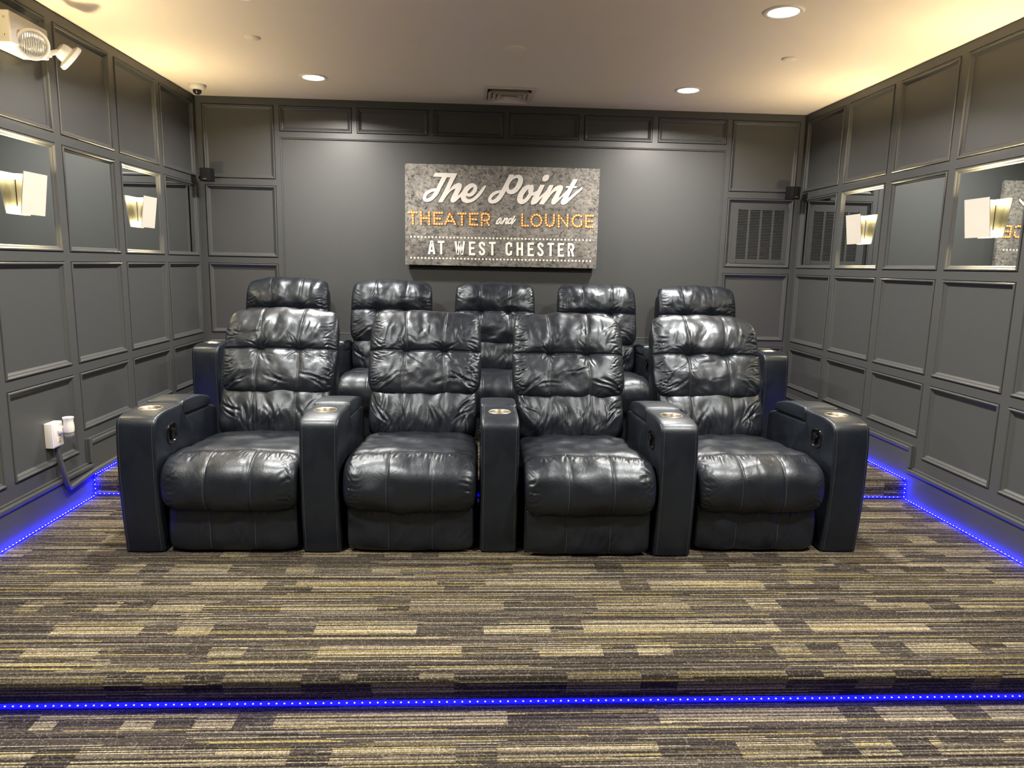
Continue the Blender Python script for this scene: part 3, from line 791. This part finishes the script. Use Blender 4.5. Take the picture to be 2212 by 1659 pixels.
# ------------------------------------------------------------------ recliners
def smooth_curve(pts, n):
    """resample a polyline (y,z) through Catmull-Rom at n even steps -> positions, normals"""
    P_ = np.array([pts[0]]+list(pts)+[pts[-1]], float); out = []
    for i in range(1, len(P_)-2):
        p0, p1, p2, p3 = P_[i-1], P_[i], P_[i+1], P_[i+2]
        for u in np.linspace(0, 1, 24, endpoint=False):
            out.append(.5*(2*p1+(p2-p0)*u+(2*p0-5*p1+4*p2-p3)*u*u+(3*p1-p0-3*p2+p3)*u**3))
    out.append(P_[-1]); out = np.array(out)
    s = np.concatenate([[0], np.cumsum(np.linalg.norm(np.diff(out, axis=0), axis=1))])
    return out, s
def creases(X, S, lst):
    D = np.zeros_like(X)
    for (x0, s0, x1, s1, amp, wd) in lst:
        amp *= .72
        dx, ds = x1-x0, s1-s0; L2 = dx*dx+ds*ds+1e-12; L = math.sqrt(L2)
        lo_x, hi_x = min(x0, x1)-4*wd, max(x0, x1)+4*wd; lo_s, hi_s = min(s0, s1)-4*wd, max(s0, s1)+4*wd
        mk = (X > lo_x) & (X < hi_x) & (S > lo_s) & (S < hi_s)
        if not mk.any(): continue
        xx, ss = X[mk]-x0, S[mk]-s0
        t = (xx*dx+ss*ds)/L2; bend = .06*L*np.sin(t*PI*1.3+amp*900)
        d = (xx*ds-ss*dx)/L + bend
        tap = np.where((t > -.05) & (t < 1.05), np.sin(np.clip((t+.05)/1.1, 0, 1)*PI)**.7, 0)
        D[mk] += amp*tap*(-np.exp(-(d/wd)**2) + .55*np.exp(-((d-1.7*wd)/(1.2*wd))**2) + .55*np.exp(-((d+1.7*wd)/(1.2*wd))**2))
    return D
def lumps(X, S, rng, amp, scale):
    D = np.zeros_like(X)
    for _ in range(9):
        a = rng.uniform(0, 2*PI); f = rng.uniform(.5, 1.6)*2*PI/scale; ph = rng.uniform(0, 2*PI)
        D += np.sin((X*math.cos(a)+S*math.sin(a))*f+ph+1.3*np.sin((X*math.sin(a)-S*math.cos(a))*f*.6+ph*2))
    return D*amp/3
class Pillow:
    def __init__(s, curve, hw, T, Tb, disp, nx, nu, corner=6, px=5., pu=3.2, warp=None):
        raw, sl = smooth_curve(curve, nu); s.L = sl[-1]
        s.raw, s.sl, s.hw, s.T, s.Tb, s.disp, s.px, s.pu, s.corner, s.warp = raw, sl, hw, T, Tb, disp, px, pu, corner, warp
        s.nx, s.nu = nx, nu
    def surf(s, A, B, side=1):
        r = np.maximum(np.abs(A), np.abs(B)); rs = np.where(r < 1e-9, 1, r)
        dx, dy = np.where(r < 1e-9, 1, A/rs), B/rs
        k_ = (np.abs(dx)**s.corner+np.abs(dy)**s.corner)**(-1/s.corner)
        f = 1+(k_-1)*r**5
        a, b = A*f, B*f
        S = (b+1)/2*s.L
        y = np.interp(S, s.sl, s.raw[:, 0]); z = np.interp(S, s.sl, s.raw[:, 1])
        e = .002; y2 = np.interp(np.clip(S+e, 0, s.L), s.sl, s.raw[:, 0]); y1 = np.interp(np.clip(S-e, 0, s.L), s.sl, s.raw[:, 0])
        z2 = np.interp(np.clip(S+e, 0, s.L), s.sl, s.raw[:, 1]); z1 = np.interp(np.clip(S-e, 0, s.L), s.sl, s.raw[:, 1])
        ty, tz = y2-y1, z2-z1; q_ = np.hypot(ty, tz)+1e-12; ny, nz = -tz/q_, ty/q_
        W = s.hw(S/s.L) if callable(s.hw) else s.hw
        Xm = a*W
        edge = np.clip(1-np.abs(A)**s.px, 0, 1)**.42*np.clip(1-np.abs(B)**(s.pu*2), 0, 1)**.42
        if side > 0:
            crown = .80+.20*np.clip(1-np.abs(A)**2.2, 0, 1)
            dep = s.T*edge*crown
            if s.disp is not None: dep = dep + s.disp(Xm, S, A, B)*np.clip(edge*1.6, 0, 1)
        else: dep = -s.Tb*edge
        yy, zz_ = y+ny*dep, z+nz*dep
        if s.warp is not None: yy = s.warp(yy, zz_)
        return np.stack([Xm, yy, zz_], -1)
    def grid(s, n):
        t = np.linspace(-1, 1, n); return np.sign(t)*(1-(1-np.abs(t))**1.35)
    def build(s, name, mt, parent):
        ga, gb = s.grid(s.nx), s.grid(s.nu); A, B = np.meshgrid(ga, gb, indexing='ij')
        V1 = s.surf(A, B, 1).reshape(-1, 3)
        ca, cb = s.grid(max(12, s.nx//6)), s.grid(max(12, s.nu//6))
        def faces(nx, nu, off, flip):
            i, j = np.meshgrid(np.arange(nx-1), np.arange(nu-1), indexing='ij'); i = i.ravel(); j = j.ravel()
            q_ = np.stack([i*nu+j, (i+1)*nu+j, (i+1)*nu+j+1, i*nu+j+1], -1)+off
            return q_[:, ::-1] if flip else q_
        F1_ = faces(s.nx, s.nu, 0, False)
        A2, B2 = np.meshgrid(ca, cb, indexing='ij'); V2 = s.surf(A2, B2, -1).reshape(-1, 3)
        F2_ = faces(len(ca), len(cb), len(V1), True)
        me = mesh_np(name, np.concatenate([V1, V2]), np.concatenate([F1_, F2_]))
        return link(name, me, mt, parent, smooth=180)
    def stitches(s, lines, name, parent, dash=.0052, gap=.0034, wd=.0007, lift=.0005):
        """lines: list of arrays of (A,B) samples; thin dashes lying on the surface"""
        b = MB()
        for (AA, BB) in lines:
            P_ = s.surf(np.asarray(AA, float), np.asarray(BB, float), 1)
            Pu = s.surf(np.asarray(AA, float)+.004, np.asarray(BB, float), 1); Pv = s.surf(np.asarray(AA, float), np.asarray(BB, float)+.004, 1)
            N_ = np.cross(Pu-P_, Pv-P_); N_ /= np.linalg.norm(N_, axis=1, keepdims=True)+1e-12
            if N_[len(N_)//2][1] > 0 and N_[len(N_)//2][2] < .3: N_ = -N_
            seg = np.linalg.norm(np.diff(P_, axis=0), axis=1); cs = np.concatenate([[0], np.cumsum(seg)])
            t = 0.
            while t+dash < cs[-1]:
                def at(u): return [np.interp(u, cs, P_[:, k_]) for k_ in range(3)]
                p, q_ = Vector(at(t)), Vector(at(t+dash)); i = min(len(N_)-1, int(np.searchsorted(cs, t)))
                n = Vector(N_[i]); sd = (q_-p).cross(n).normalized()*wd; l_ = n*lift*2.2
                b.add([p-sd, p+sd, q_+sd, q_-sd, p-sd+l_, p+sd+l_, q_+sd+l_, q_-sd+l_], [(4, 5, 6, 7), (0, 1, 5, 4), (1, 2, 6, 5), (2, 3, 7, 6), (3, 0, 4, 7)])
                t += dash+gap
        return b.build(name, M['thread'], parent, fix=False)

G = lambda d, w_: np.exp(-(d/w_)**2)
def ring_extrude(name, outline, hw, r, mt, parent, crown=0., steps=4, x0=0., sub=1, bulge=None):
    """closed (y,z) outline extruded across x with rounded long edges"""
    P_ = np.array(outline, float); n = len(P_)
    d1 = np.roll(P_, -1, 0)-P_; d0 = P_-np.roll(P_, 1, 0)
    def nn(d): q_ = np.linalg.norm(d, axis=1, keepdims=True)+1e-12; return np.stack([d[:, 1], -d[:, 0]], -1)/q_
    N_ = nn(d0)+nn(d1); N_ /= np.linalg.norm(N_, axis=1, keepdims=True)+1e-12
    area = sum(P_[i][0]*P_[(i+1) % n][1]-P_[(i+1) % n][0]*P_[i][1] for i in range(n))
    if area < 0: N_ = -N_
    rings = []
    for k_ in range(steps+1):
        an = PI/2*k_/steps; rings.append((-hw+r*(1-math.sin(an)), r*(1-math.cos(PI/2-an)) if False else r*(1-math.sin(PI/2*(1-0))) ))
    rings = [(-hw + r*(1-math.cos(PI/2*k_/steps)), r*(1-math.sin(PI/2*k_/steps))) for k_ in range(steps+1)]
    inner = [(x, -crown*(1-(x/(hw-r))**2)) for x in np.linspace(-(hw-r), hw-r, 7)[1:-1]] if crown else []
    seq = rings + inner + [(-x, i_) for x, i_ in rings[::-1]]
    vs = []; fs = []
    for x, ins in seq:
        for p, q_ in zip(P_, N_): vs.append((x+x0, p[0]-q_[0]*ins, p[1]-q_[1]*ins))
    for k_ in range(len(seq)-1):
        for i in range(n): fs.append((k_*n+i, k_*n+(i+1) % n, (k_+1)*n+(i+1) % n, (k_+1)*n+i))
    fs.append(tuple(range(n))[::-1]); fs.append(tuple((len(seq)-1)*n+i for i in range(n)))
    b = MB(); b.add(vs, fs)
    return b.build(name, mt, parent, smooth=40)
def rnd_outline(pts, r=.0, n=6):
    """round the corners of a closed polygon; points may carry their own radius"""
    out = []; N = len(pts)
    for i in range(N):
        p = Vector(pts[i][:2]); rr = pts[i][2] if len(pts[i]) > 2 else r
        a = Vector(pts[i-1][:2])-p; c = Vector(pts[(i+1) % N][:2])-p
        if rr <= 0: out.append(tuple(p)); continue
        la = min(rr, a.length*.48); lc = min(rr, c.length*.48); A = p+a.normalized()*la; C_ = p+c.normalized()*lc
        for j in range(n+1):
            t = j/n; q_ = A*(1-t)**2+p*2*t*(1-t)+C_*t*t; out.append(tuple(q_))
    return out
ARM = [(.035, .006, .008), (.008, .20, .12), (-.002, .42, .16), (.004, .575, .05), (.016, .652, .035), (.105, .669, .05), (.318, .667, .012), (.322, .600, .008), (.70, .585, .02), (.79, .565, .05), (.79, .006, .01)]
LID = [(.326, .604, .006), (.322, .652, .012), (.332, .676, .016), (.48, .676, .12), (.62, .656, .12), (.70, .632, .03), (.705, .588, .01)]
AW = .090
def make_arm_mesh():
    """arm body with a round hole for the cup holder"""
    tmp = ring_extrude('armrest', rnd_outline(ARM, 0, 7), AW, .013, M['leather_arm'], None, crown=.003)
    bb = MB(); bb.lathe([(.0495, -.075), (.0495, .03)], 40); cut = bb.build('cutter', M['leather_arm'], loc=(0, .175, .669))
    md = tmp.modifiers.new('b', 'BOOLEAN'); md.operation = 'DIFFERENCE'; md.object = cut; md.solver = 'EXACT'
    dg = bpy.context.evaluated_depsgraph_get(); me = bpy.data.meshes.new_from_object(tmp.evaluated_get(dg))
    bpy.data.objects.remove(tmp); bpy.data.objects.remove(cut)
    me.shade_smooth(); me.set_sharp_from_angle(angle=math.radians(38)); me.name = 'armrest'
    return me
ARM_ME = make_arm_mesh()
def arm_stitch_mesh():
    o = rnd_outline(ARM, 0, 9); i0 = 0
    path = [p for p in o if p[0] < .322 and p[1] > .0]
    # front face from the floor up and over the top to the lid
    keep = []
    for p in o:
        if p[1] < .03 and p[0] > .05: continue
        if p[0] < .315: keep.append(p)
    keep = keep[2:]
    b = MB()
    P_ = [Vector((0, y, z)) for y, z in keep]
    cs = [0.]
    for a, c in zip(P_, P_[1:]): cs.append(cs[-1]+(c-a).length)
    def at(t):
        for i in range(len(cs)-1):
            if cs[i+1] >= t: return P_[i].lerp(P_[i+1], (t-cs[i])/max(1e-9, cs[i+1]-cs[i])), (P_[i+1]-P_[i]).normalized()
        return P_[-1], (P_[-1]-P_[-2]).normalized()
    t = .01
    while t+.006 < cs[-1]:
        p, d = at(t); n = Vector((0, -d.z, d.y))
        for x in (0.,):
            q0 = p+Vector((x, 0, 0))+n*.0010; q1 = q0+d*.0055; s_ = Vector((.0007, 0, 0)); l_ = n*.0009
            b.add([q0-s_, q0+s_, q1+s_, q1-s_, q0-s_+l_, q0+s_+l_, q1+s_+l_, q1-s_+l_], [(4, 5, 6, 7), (0, 1, 5, 4), (1, 2, 6, 5), (2, 3, 7, 6), (3, 0, 4, 7)])
        t += .0092
    o_ = b.build('stitching', M['thread'], fix=False); me = o_.data; bpy.data.objects.remove(o_); return me
STITCH_ME = arm_stitch_mesh()
def part_meshes():
    o = ring_extrude('console_lid', rnd_outline(LID, 0, 7), AW+.001, .010, M['leather_arm'], None, crown=.003); lid = o.data; bpy.data.objects.remove(o)
    b = MB(); b.lathe([(.0545, .0), (.0558, .0022), (.0540, .0038), (.0505, .0034), (.0480, .0005), (.0474, -.066), (.044, -.069), (.001, -.070)], 44, cap=False)
    o = b.build('cup_holder', M['steel'], smooth=45); cup = o.data; bpy.data.objects.remove(o)
    Mx = Matrix.Rotation(PI/2, 4, 'Y')
    b = MB(); oc = rnd_outline([(-.034, -.030, .022), (-.018, -.052, .022), (.026, -.046, .022), (.036, -.022, .02), (.034, .034, .022), (.016, .052, .022), (-.028, .044, .022), (-.036, .018, .02)], 0, 5)
    n = len(oc)
    def ringv(s_, x): return [(x, y*s_, z*s_) for y, z in oc]
    vs = ringv(1, 0)+ringv(1, .004)+ringv(.95, .006)+ringv(.84, .006)+ringv(.80, .0015)
    b.add(vs, [(k_*n+i, k_*n+(i+1) % n, (k_+1)*n+(i+1) % n, (k_+1)*n+i) for k_ in range(4) for i in range(n)]+[tuple(4*n+i for i in range(n)), tuple(range(n))[::-1]])
    o = b.build('lever_plate', M['gloss'], smooth=35); plate = o.data; bpy.data.objects.remove(o)
    b = MB(); b.box(.002, .012, -.016, .004, -.032, .026); b.box(.002, .013, -.010, .024, .002, .018)
    o = b.build('recline_lever', M['gloss'], bevel=.003); lev = o.data; bpy.data.objects.remove(o)
    return lid, cup, plate, lev
LID_ME, CUP_ME, PLATE_ME, LEVER_ME = part_meshes()
def ob(name, me, parent, loc=(0, 0, 0), rot=(0, 0, 0), sc=None):
    o = bpy.data.objects.new(name, me); C.objects.link(o); o.parent = parent; o.location = loc; o.rotation_euler = rot
    if sc: o.scale = sc
    return o
def add_arm(t, x, lever):
    a = ob('armrest', ARM_ME, t, (x, 0, 0))
    ob('stitching', STITCH_ME, a, (AW-.0155, 0, 0)); ob('stitching', STITCH_ME, a, (-AW+.0155, 0, 0)); ob('console_lid', LID_ME, a); ob('cup_holder', CUP_ME, a, (0, .175, .6685))
    if lever:
        ob('lever_plate', PLATE_ME, a, (lever*(AW-.0005), .178, .548), (0, 0, 0 if lever > 0 else PI), (1, 1.55, 1)); ob('recline_lever', LEVER_ME, a, (lever*AW, .178, .548), (0, 0, 0 if lever > 0 else PI))
    return a

def recliner(label, cx, y0, z0, arms, seed, row, back_dx=0., group=None, seat_dz=0., hwf=1.):
    front = row == 'front'
    rng = np.random.default_rng(seed)
    t = thing('theater_recliner', label, 'recliner', (cx, y0, z0), group)
    nx, nu = (200, 190) if front else (110, 110)
    L_ = M['leather']
    if front: warp = None
    else: warp = lambda y, z: np.where(y > .50, y-.135-.19*(z-.45), y)
    # ---- head and mid back cushion
    curve = [(.765, .635), (.800, .71), (.842, .79), (.876, .865), (.915, .945), (.950, 1.0), (.985, 1.035), (1.03, 1.045), (1.075, 1.005)]
    if not front: curve = [(y, z+.022*min(1, max(0, (z-.6)/.4))) for y, z in curve]
    raw, sl = smooth_curve(curve, 10); Lb = sl[-1]; si = float(np.interp(.868+(0 if front else .012), raw[:30*6, 1], sl[:30*6]))
    W = lambda u: (.325-.012*u-.020*np.clip((u-.62)/.38, 0, 1)**2)*hwf
    tx = .112
    gather = []
    for sg in (-1, 1):
        for _ in range(34):
            s_ = rng.uniform(.02, Lb*.80); l_ = rng.uniform(.025, .085); x_ = sg*rng.uniform(.292, .318)
            gather.append((x_, s_, x_-sg*l_, s_+rng.normal(0, .020)-.10*(s_-si)*(l_/.08), rng.uniform(.0018, .0048), rng.uniform(.0032, .0065)))
        for _ in range(4):      # long drag folds from the lower corners
            l_ = rng.uniform(.10, .20); an = rng.uniform(.45, .95)
            gather.append((sg*rng.uniform(.26, .31), rng.uniform(.015, .06), sg*(.29-l_*math.cos(an)), .03+l_*math.sin(an)*.8, rng.uniform(.003, .006), rng.uniform(.006, .011)))
        for j in range(11):      # rays out of the tufts
            an = rng.uniform(0, 2*PI); l_ = rng.uniform(.045, .11)
            gather.append((sg*tx+.010*math.cos(an), si+.010*math.sin(an), sg*tx+l_*math.cos(an), si+l_*math.sin(an)*.8, rng.uniform(.0022, .0048), rng.uniform(.004, .008)))
    for _ in range(16):
        x_, s_ = rng.uniform(-.25, .25), rng.uniform(.03, Lb*.7); an = rng.normal(.0, .7)+(PI if rng.random() < .5 else 0); l_ = rng.uniform(.05, .13)
        gather.append((x_, s_, x_+l_*math.cos(an), s_+l_*math.sin(an), rng.uniform(.0012, .0034), rng.uniform(.006, .013)))
    for _ in range(10):          # upright ripples under the top edge
        x_ = rng.uniform(-.26, .26); gather.append((x_, si+rng.uniform(.02, .09), x_+rng.normal(0, .015), si+rng.uniform(.12, .20), rng.uniform(.0010, .0024), rng.uniform(.006, .012)))
    vx = lambda X, S: tx+.006*np.sin(S*16)
    r2 = np.random.default_rng(seed+50)
    def disp(X, S, A, B, L0=lumps):
        d = np.zeros_like(X); ds = S-si
        d += -.011*G(ds, .0055)-.013*G(ds, .026)*(.55+.45*G(np.abs(X)-tx, .13))
        for sg in (-1, 1):
            q_ = X-sg*vx(X, S)
            d += -.0040*G(q_, .0030)-.0022*G(q_, .012)
            d += -.017*np.exp(-((q_/.040)**2+(ds/.036)**2))-.010*np.exp(-((q_/.014)**2+(ds/.013)**2))
        d += .0065*(G(ds-.11, .05)+G(ds+.12, .055))
        r3 = np.random.default_rng(seed+50)
        return d+lumps(X, S, r3, .0044, .22)+lumps(X, S, r3, .0011, .09)+creases(X, S, gather)
    bc = Pillow(curve, W, .060, .035, disp, nx, nu, corner=7, px=6, pu=2.8, warp=warp)
    bk = bc.build('backrest', L_, t); bk.location = (back_dx, 0, 0)
    lines = []
    tt = np.linspace(-.93, .80, 160)
    Bs = tt; Ss = (Bs+1)/2*Lb
    for sg in (-1, 1):
        for off in (-.0042, .0042): lines.append(((sg*(tx+.006*np.sin(Ss*16))+off)/np.array([W(u) for u in (Bs+1)/2]), Bs))
    for ln_ in (lines if front else []): bc.stitches([ln_], 'stitching', bk)
    # ---- lumbar cushion
    curve2 = [(.722, .405), (.724, .47), (.740, .54), (.778, .615), (.825, .675)]
    raw2, sl2 = smooth_curve(curve2, 10); L2 = sl2[-1]
    g2 = []
    for _ in range(30):
        x_ = rng.uniform(-.27, .27); an = PI/2+rng.normal(0, .35)+.9*x_; l_ = rng.uniform(.06, .15); s_ = rng.uniform(.0, .10)
        g2.append((x_, s_, x_+l_*math.cos(an), s_+l_*math.sin(an), rng.uniform(.0018, .0050), rng.uniform(.005, .012)))
    for sg in (-1, 1):
        for _ in range(5): g2.append((sg*.29, rng.uniform(.16, .24), sg*rng.uniform(.16, .22), rng.uniform(.08, .16), rng.uniform(.003, .005), rng.uniform(.005, .008)))
    def disp2(X, S, A, B):
        d = np.zeros_like(X)
        for sg in (-1, 1): d += -.0038*G(X-sg*tx*1.05, .0030)-.004*G(X-sg*tx*1.05, .016)
        r3 = np.random.default_rng(seed+70); return d+lumps(X, S, r3, .0050, .17)+creases(X, S, g2)
    lc = Pillow(curve2, .302, .052, .02, disp2, nx*4//5, nu//2, corner=9, px=7, pu=2.6, warp=warp)
    lu = lc.build('lumbar_cushion', L_, t); lu.location = (back_dx*.6, 0, 0)
    if front:
        Bs = np.linspace(-.85, .80, 80)
        for sg, off in ((-1, -.0042), (-1, .0042), (1, -.0042), (1, .0042)): lc.stitches([(np.full_like(Bs, (sg*tx*1.05+off)/.302), Bs)], 'stitching', lu)
    # ---- seat cushion with its waterfall front
    z_ = seat_dz
    curve3 = [(.075, .232+z_), (.030, .243+z_), (.004, .285+z_), (.000, .34+z_), (.018, .395+z_), (.075, .428+z_), (.17, .436+z_), (.32, .424+z_), (.50, .412), (.74, .402)]
    raw3, sl3 = smooth_curve(curve3, 10); L3 = sl3[-1]
    ssm = float(np.interp(.135, raw3[24*5:, 0], sl3[24*5:]))
    g3 = []
    for sg in (-1, 1):
        for _ in range(26):
            s_ = rng.uniform(.03, .30); l_ = rng.uniform(.02, .075); g3.append((sg*.293, s_, sg*(.293-l_), s_+rng.normal(0, .018), rng.uniform(.0015, .0040), rng.uniform(.003, .006)))
    for _ in range(64):
        x_ = rng.uniform(-.27, .27); s_ = ssm-rng.uniform(.0, .04); g3.append((x_, s_, x_+rng.normal(0, .015), s_-rng.uniform(.025, .06), rng.uniform(.0008, .0020), rng.uniform(.0035, .0075)))
    for _ in range(14):
        x_ = rng.uniform(-.25, .25); s_ = rng.uniform(.05, L3*.8); an = rng.uniform(0, PI); l_ = rng.uniform(.06, .14); g3.append((x_, s_, x_+l_*math.cos(an), s_+l_*math.sin(an), rng.uniform(.0008, .0018), rng.uniform(.008, .014)))
    sx = .098
    def disp3(X, S, A, B):
        d = -.0045*G(S-ssm, .0035)-.006*G(S-ssm, .022)
        fr = 1/(1+np.exp((S-ssm)/.004))
        for sg in (-1, 1):
            q_ = X-sg*sx*(1+.12*(S/L3)); d += (-.0040*G(q_, .0030)-.0018*G(q_, .012))*fr
        r3 = np.random.default_rng(seed+90); return d+lumps(X, S, r3, .0038, .20)+creases(X, S, g3)
    sc_ = Pillow(curve3, lambda u: .310-.010*np.clip((u-.5)*2, 0, 1), .046, .03, disp3, nx, nu, corner=10, px=9, pu=5.5)
    se = sc_.build('seat_cushion', L_, t)
    if front:
        Bs = np.linspace(-.90, 2*ssm/L3-1, 140); fac = 1+.12*((Bs+1)/2)
        ln = [((sg*sx*fac+off)/.302, Bs) for sg in (-1, 1) for off in ((.0042,) if sg > 0 else (-.0042,))]
        As = np.linspace(-.93, .93, 120); ln.append((As, np.full_like(As, 2*(ssm+.006)/L3-1)))
        for l1 in ln: sc_.stitches([l1], 'stitching', se)
    # ---- footrest panel
    curve4 = [(.052, .012), (.046, .07), (.044, .15), (.046, .215), (.060, .250)]
    raw4, sl4 = smooth_curve(curve4, 10); L4 = sl4[-1]; g4 = []
    for _ in range(26):
        x_ = rng.uniform(-.27, .27); l_ = rng.uniform(.03, .09); g4.append((x_, L4-.012, x_+rng.normal(0, .012), L4-.012-l_, rng.uniform(.0012, .0030), rng.uniform(.004, .008)))
    for _ in range(8):
        x_ = rng.uniform(-.22, .22); g4.append((x_, .03, x_+rng.normal(0, .03), rng.uniform(.10, .18), rng.uniform(.0010, .0022), rng.uniform(.007, .012)))
    def disp4(X, S, A, B):
        d = np.zeros_like(X)
        for sg in (-1, 1): d += -.0034*G(X-sg*.100, .0028)-.003*G(X-sg*.100, .014)
        r3 = np.random.default_rng(seed+110); return d+lumps(X, S, r3, .0026, .18)+creases(X, S, g4)
    fc = Pillow(curve4, .300, .030, .012, disp4, nx*4//5, nu//2, corner=9, px=8, pu=4.)
    fr_ = fc.build('footrest', L_, t)
    if front:
        Bs = np.linspace(-.9, .9, 80)
        for sg in (-1, 1): fc.stitches([(np.full_like(Bs, (sg*.100+sg*.004)/.300), Bs)], 'stitching', fr_)
    # ---- structure behind the cushions
    sh = [(.80, .30, .02), (.80, .50, .02), (.815, .66, .05), (.90, .88, .08), (.985, 1.010, .05), (1.055, 1.020, .03), (1.095, .965, .04), (1.02, .66, .1), (.955, .30, .03)]
    if not front: sh = [((y-.135-.19*(z-.45)) if y > .5 else y, z+.02*max(0, z-.6)/.4, r_) for y, z, r_ in sh]
    o = ring_extrude('back_shell', rnd_outline(sh, 0, 6), .297, .022, M['leather_arm'], t, crown=.004); o.location = (back_dx, 0, 0)
    b = MB()
    bw = .320 if front else .308  # black base, widened so the gaps beside the seat read as shade
    b.add([(x, y, z) for z in (0., .385) for x, y in ((-.300, .085), (.300, .085), (.300, .26), (bw, .26), (bw, .80), (-bw, .80), (-bw, .26), (-.300, .26))],
          [tuple(range(8))[::-1], tuple(range(8, 16))] + [(i, (i+1) % 8, 8+(i+1) % 8, 8+i) for i in range(8)]); b.build('base_frame', M['dark'], t)
    for x, lv in arms: add_arm(t, x-cx, lv)
    return t
FA = [-1.5435, -.7195, .121, .9585, 1.8135]         # centres of the five front arms
gf = 'front row recliners'; gbk = 'back row recliners'
recliner('navy leather recliner at the left end of the front row, with arms on both sides', -1.131, 3.252, F1, [(FA[0], 1), (FA[1], 0)], 11, 'front', .022, gf)
recliner('second navy leather recliner from the left in the front row, arm on its right', -.300, 3.252, F1, [(FA[2], -1)], 23, 'front', .012, gf)
recliner('third navy leather recliner from the left in the front row, standing slightly forward', .547, 3.205, F1, [(FA[3], -1)], 37, 'front', -.015, gf)
recliner('navy leather recliner at the right end of the front row', 1.386, 3.262, F1, [(FA[4], -1)], 52, 'front', -.030, gf)
BP = .804; B0 = -1.862
names = ['navy leather recliner at the left end of the back row',
         'second navy leather recliner from the left in the back row, left of the sign',
         'middle navy leather recliner of the back row, below the sign',
         'second navy leather recliner from the right in the back row, right of the sign',
         'navy leather recliner at the right end of the back row, beside the grille panel']
for i in range(5):
    ax = B0+BP*(i+1); arms = [(ax, -1)] if i else [(B0, 1), (ax, -1)]
    recliner(names[i], B0+BP*(i+.5), 4.985, F2, arms, 101+7*i, 'back', 0., gbk, hwf=.985)
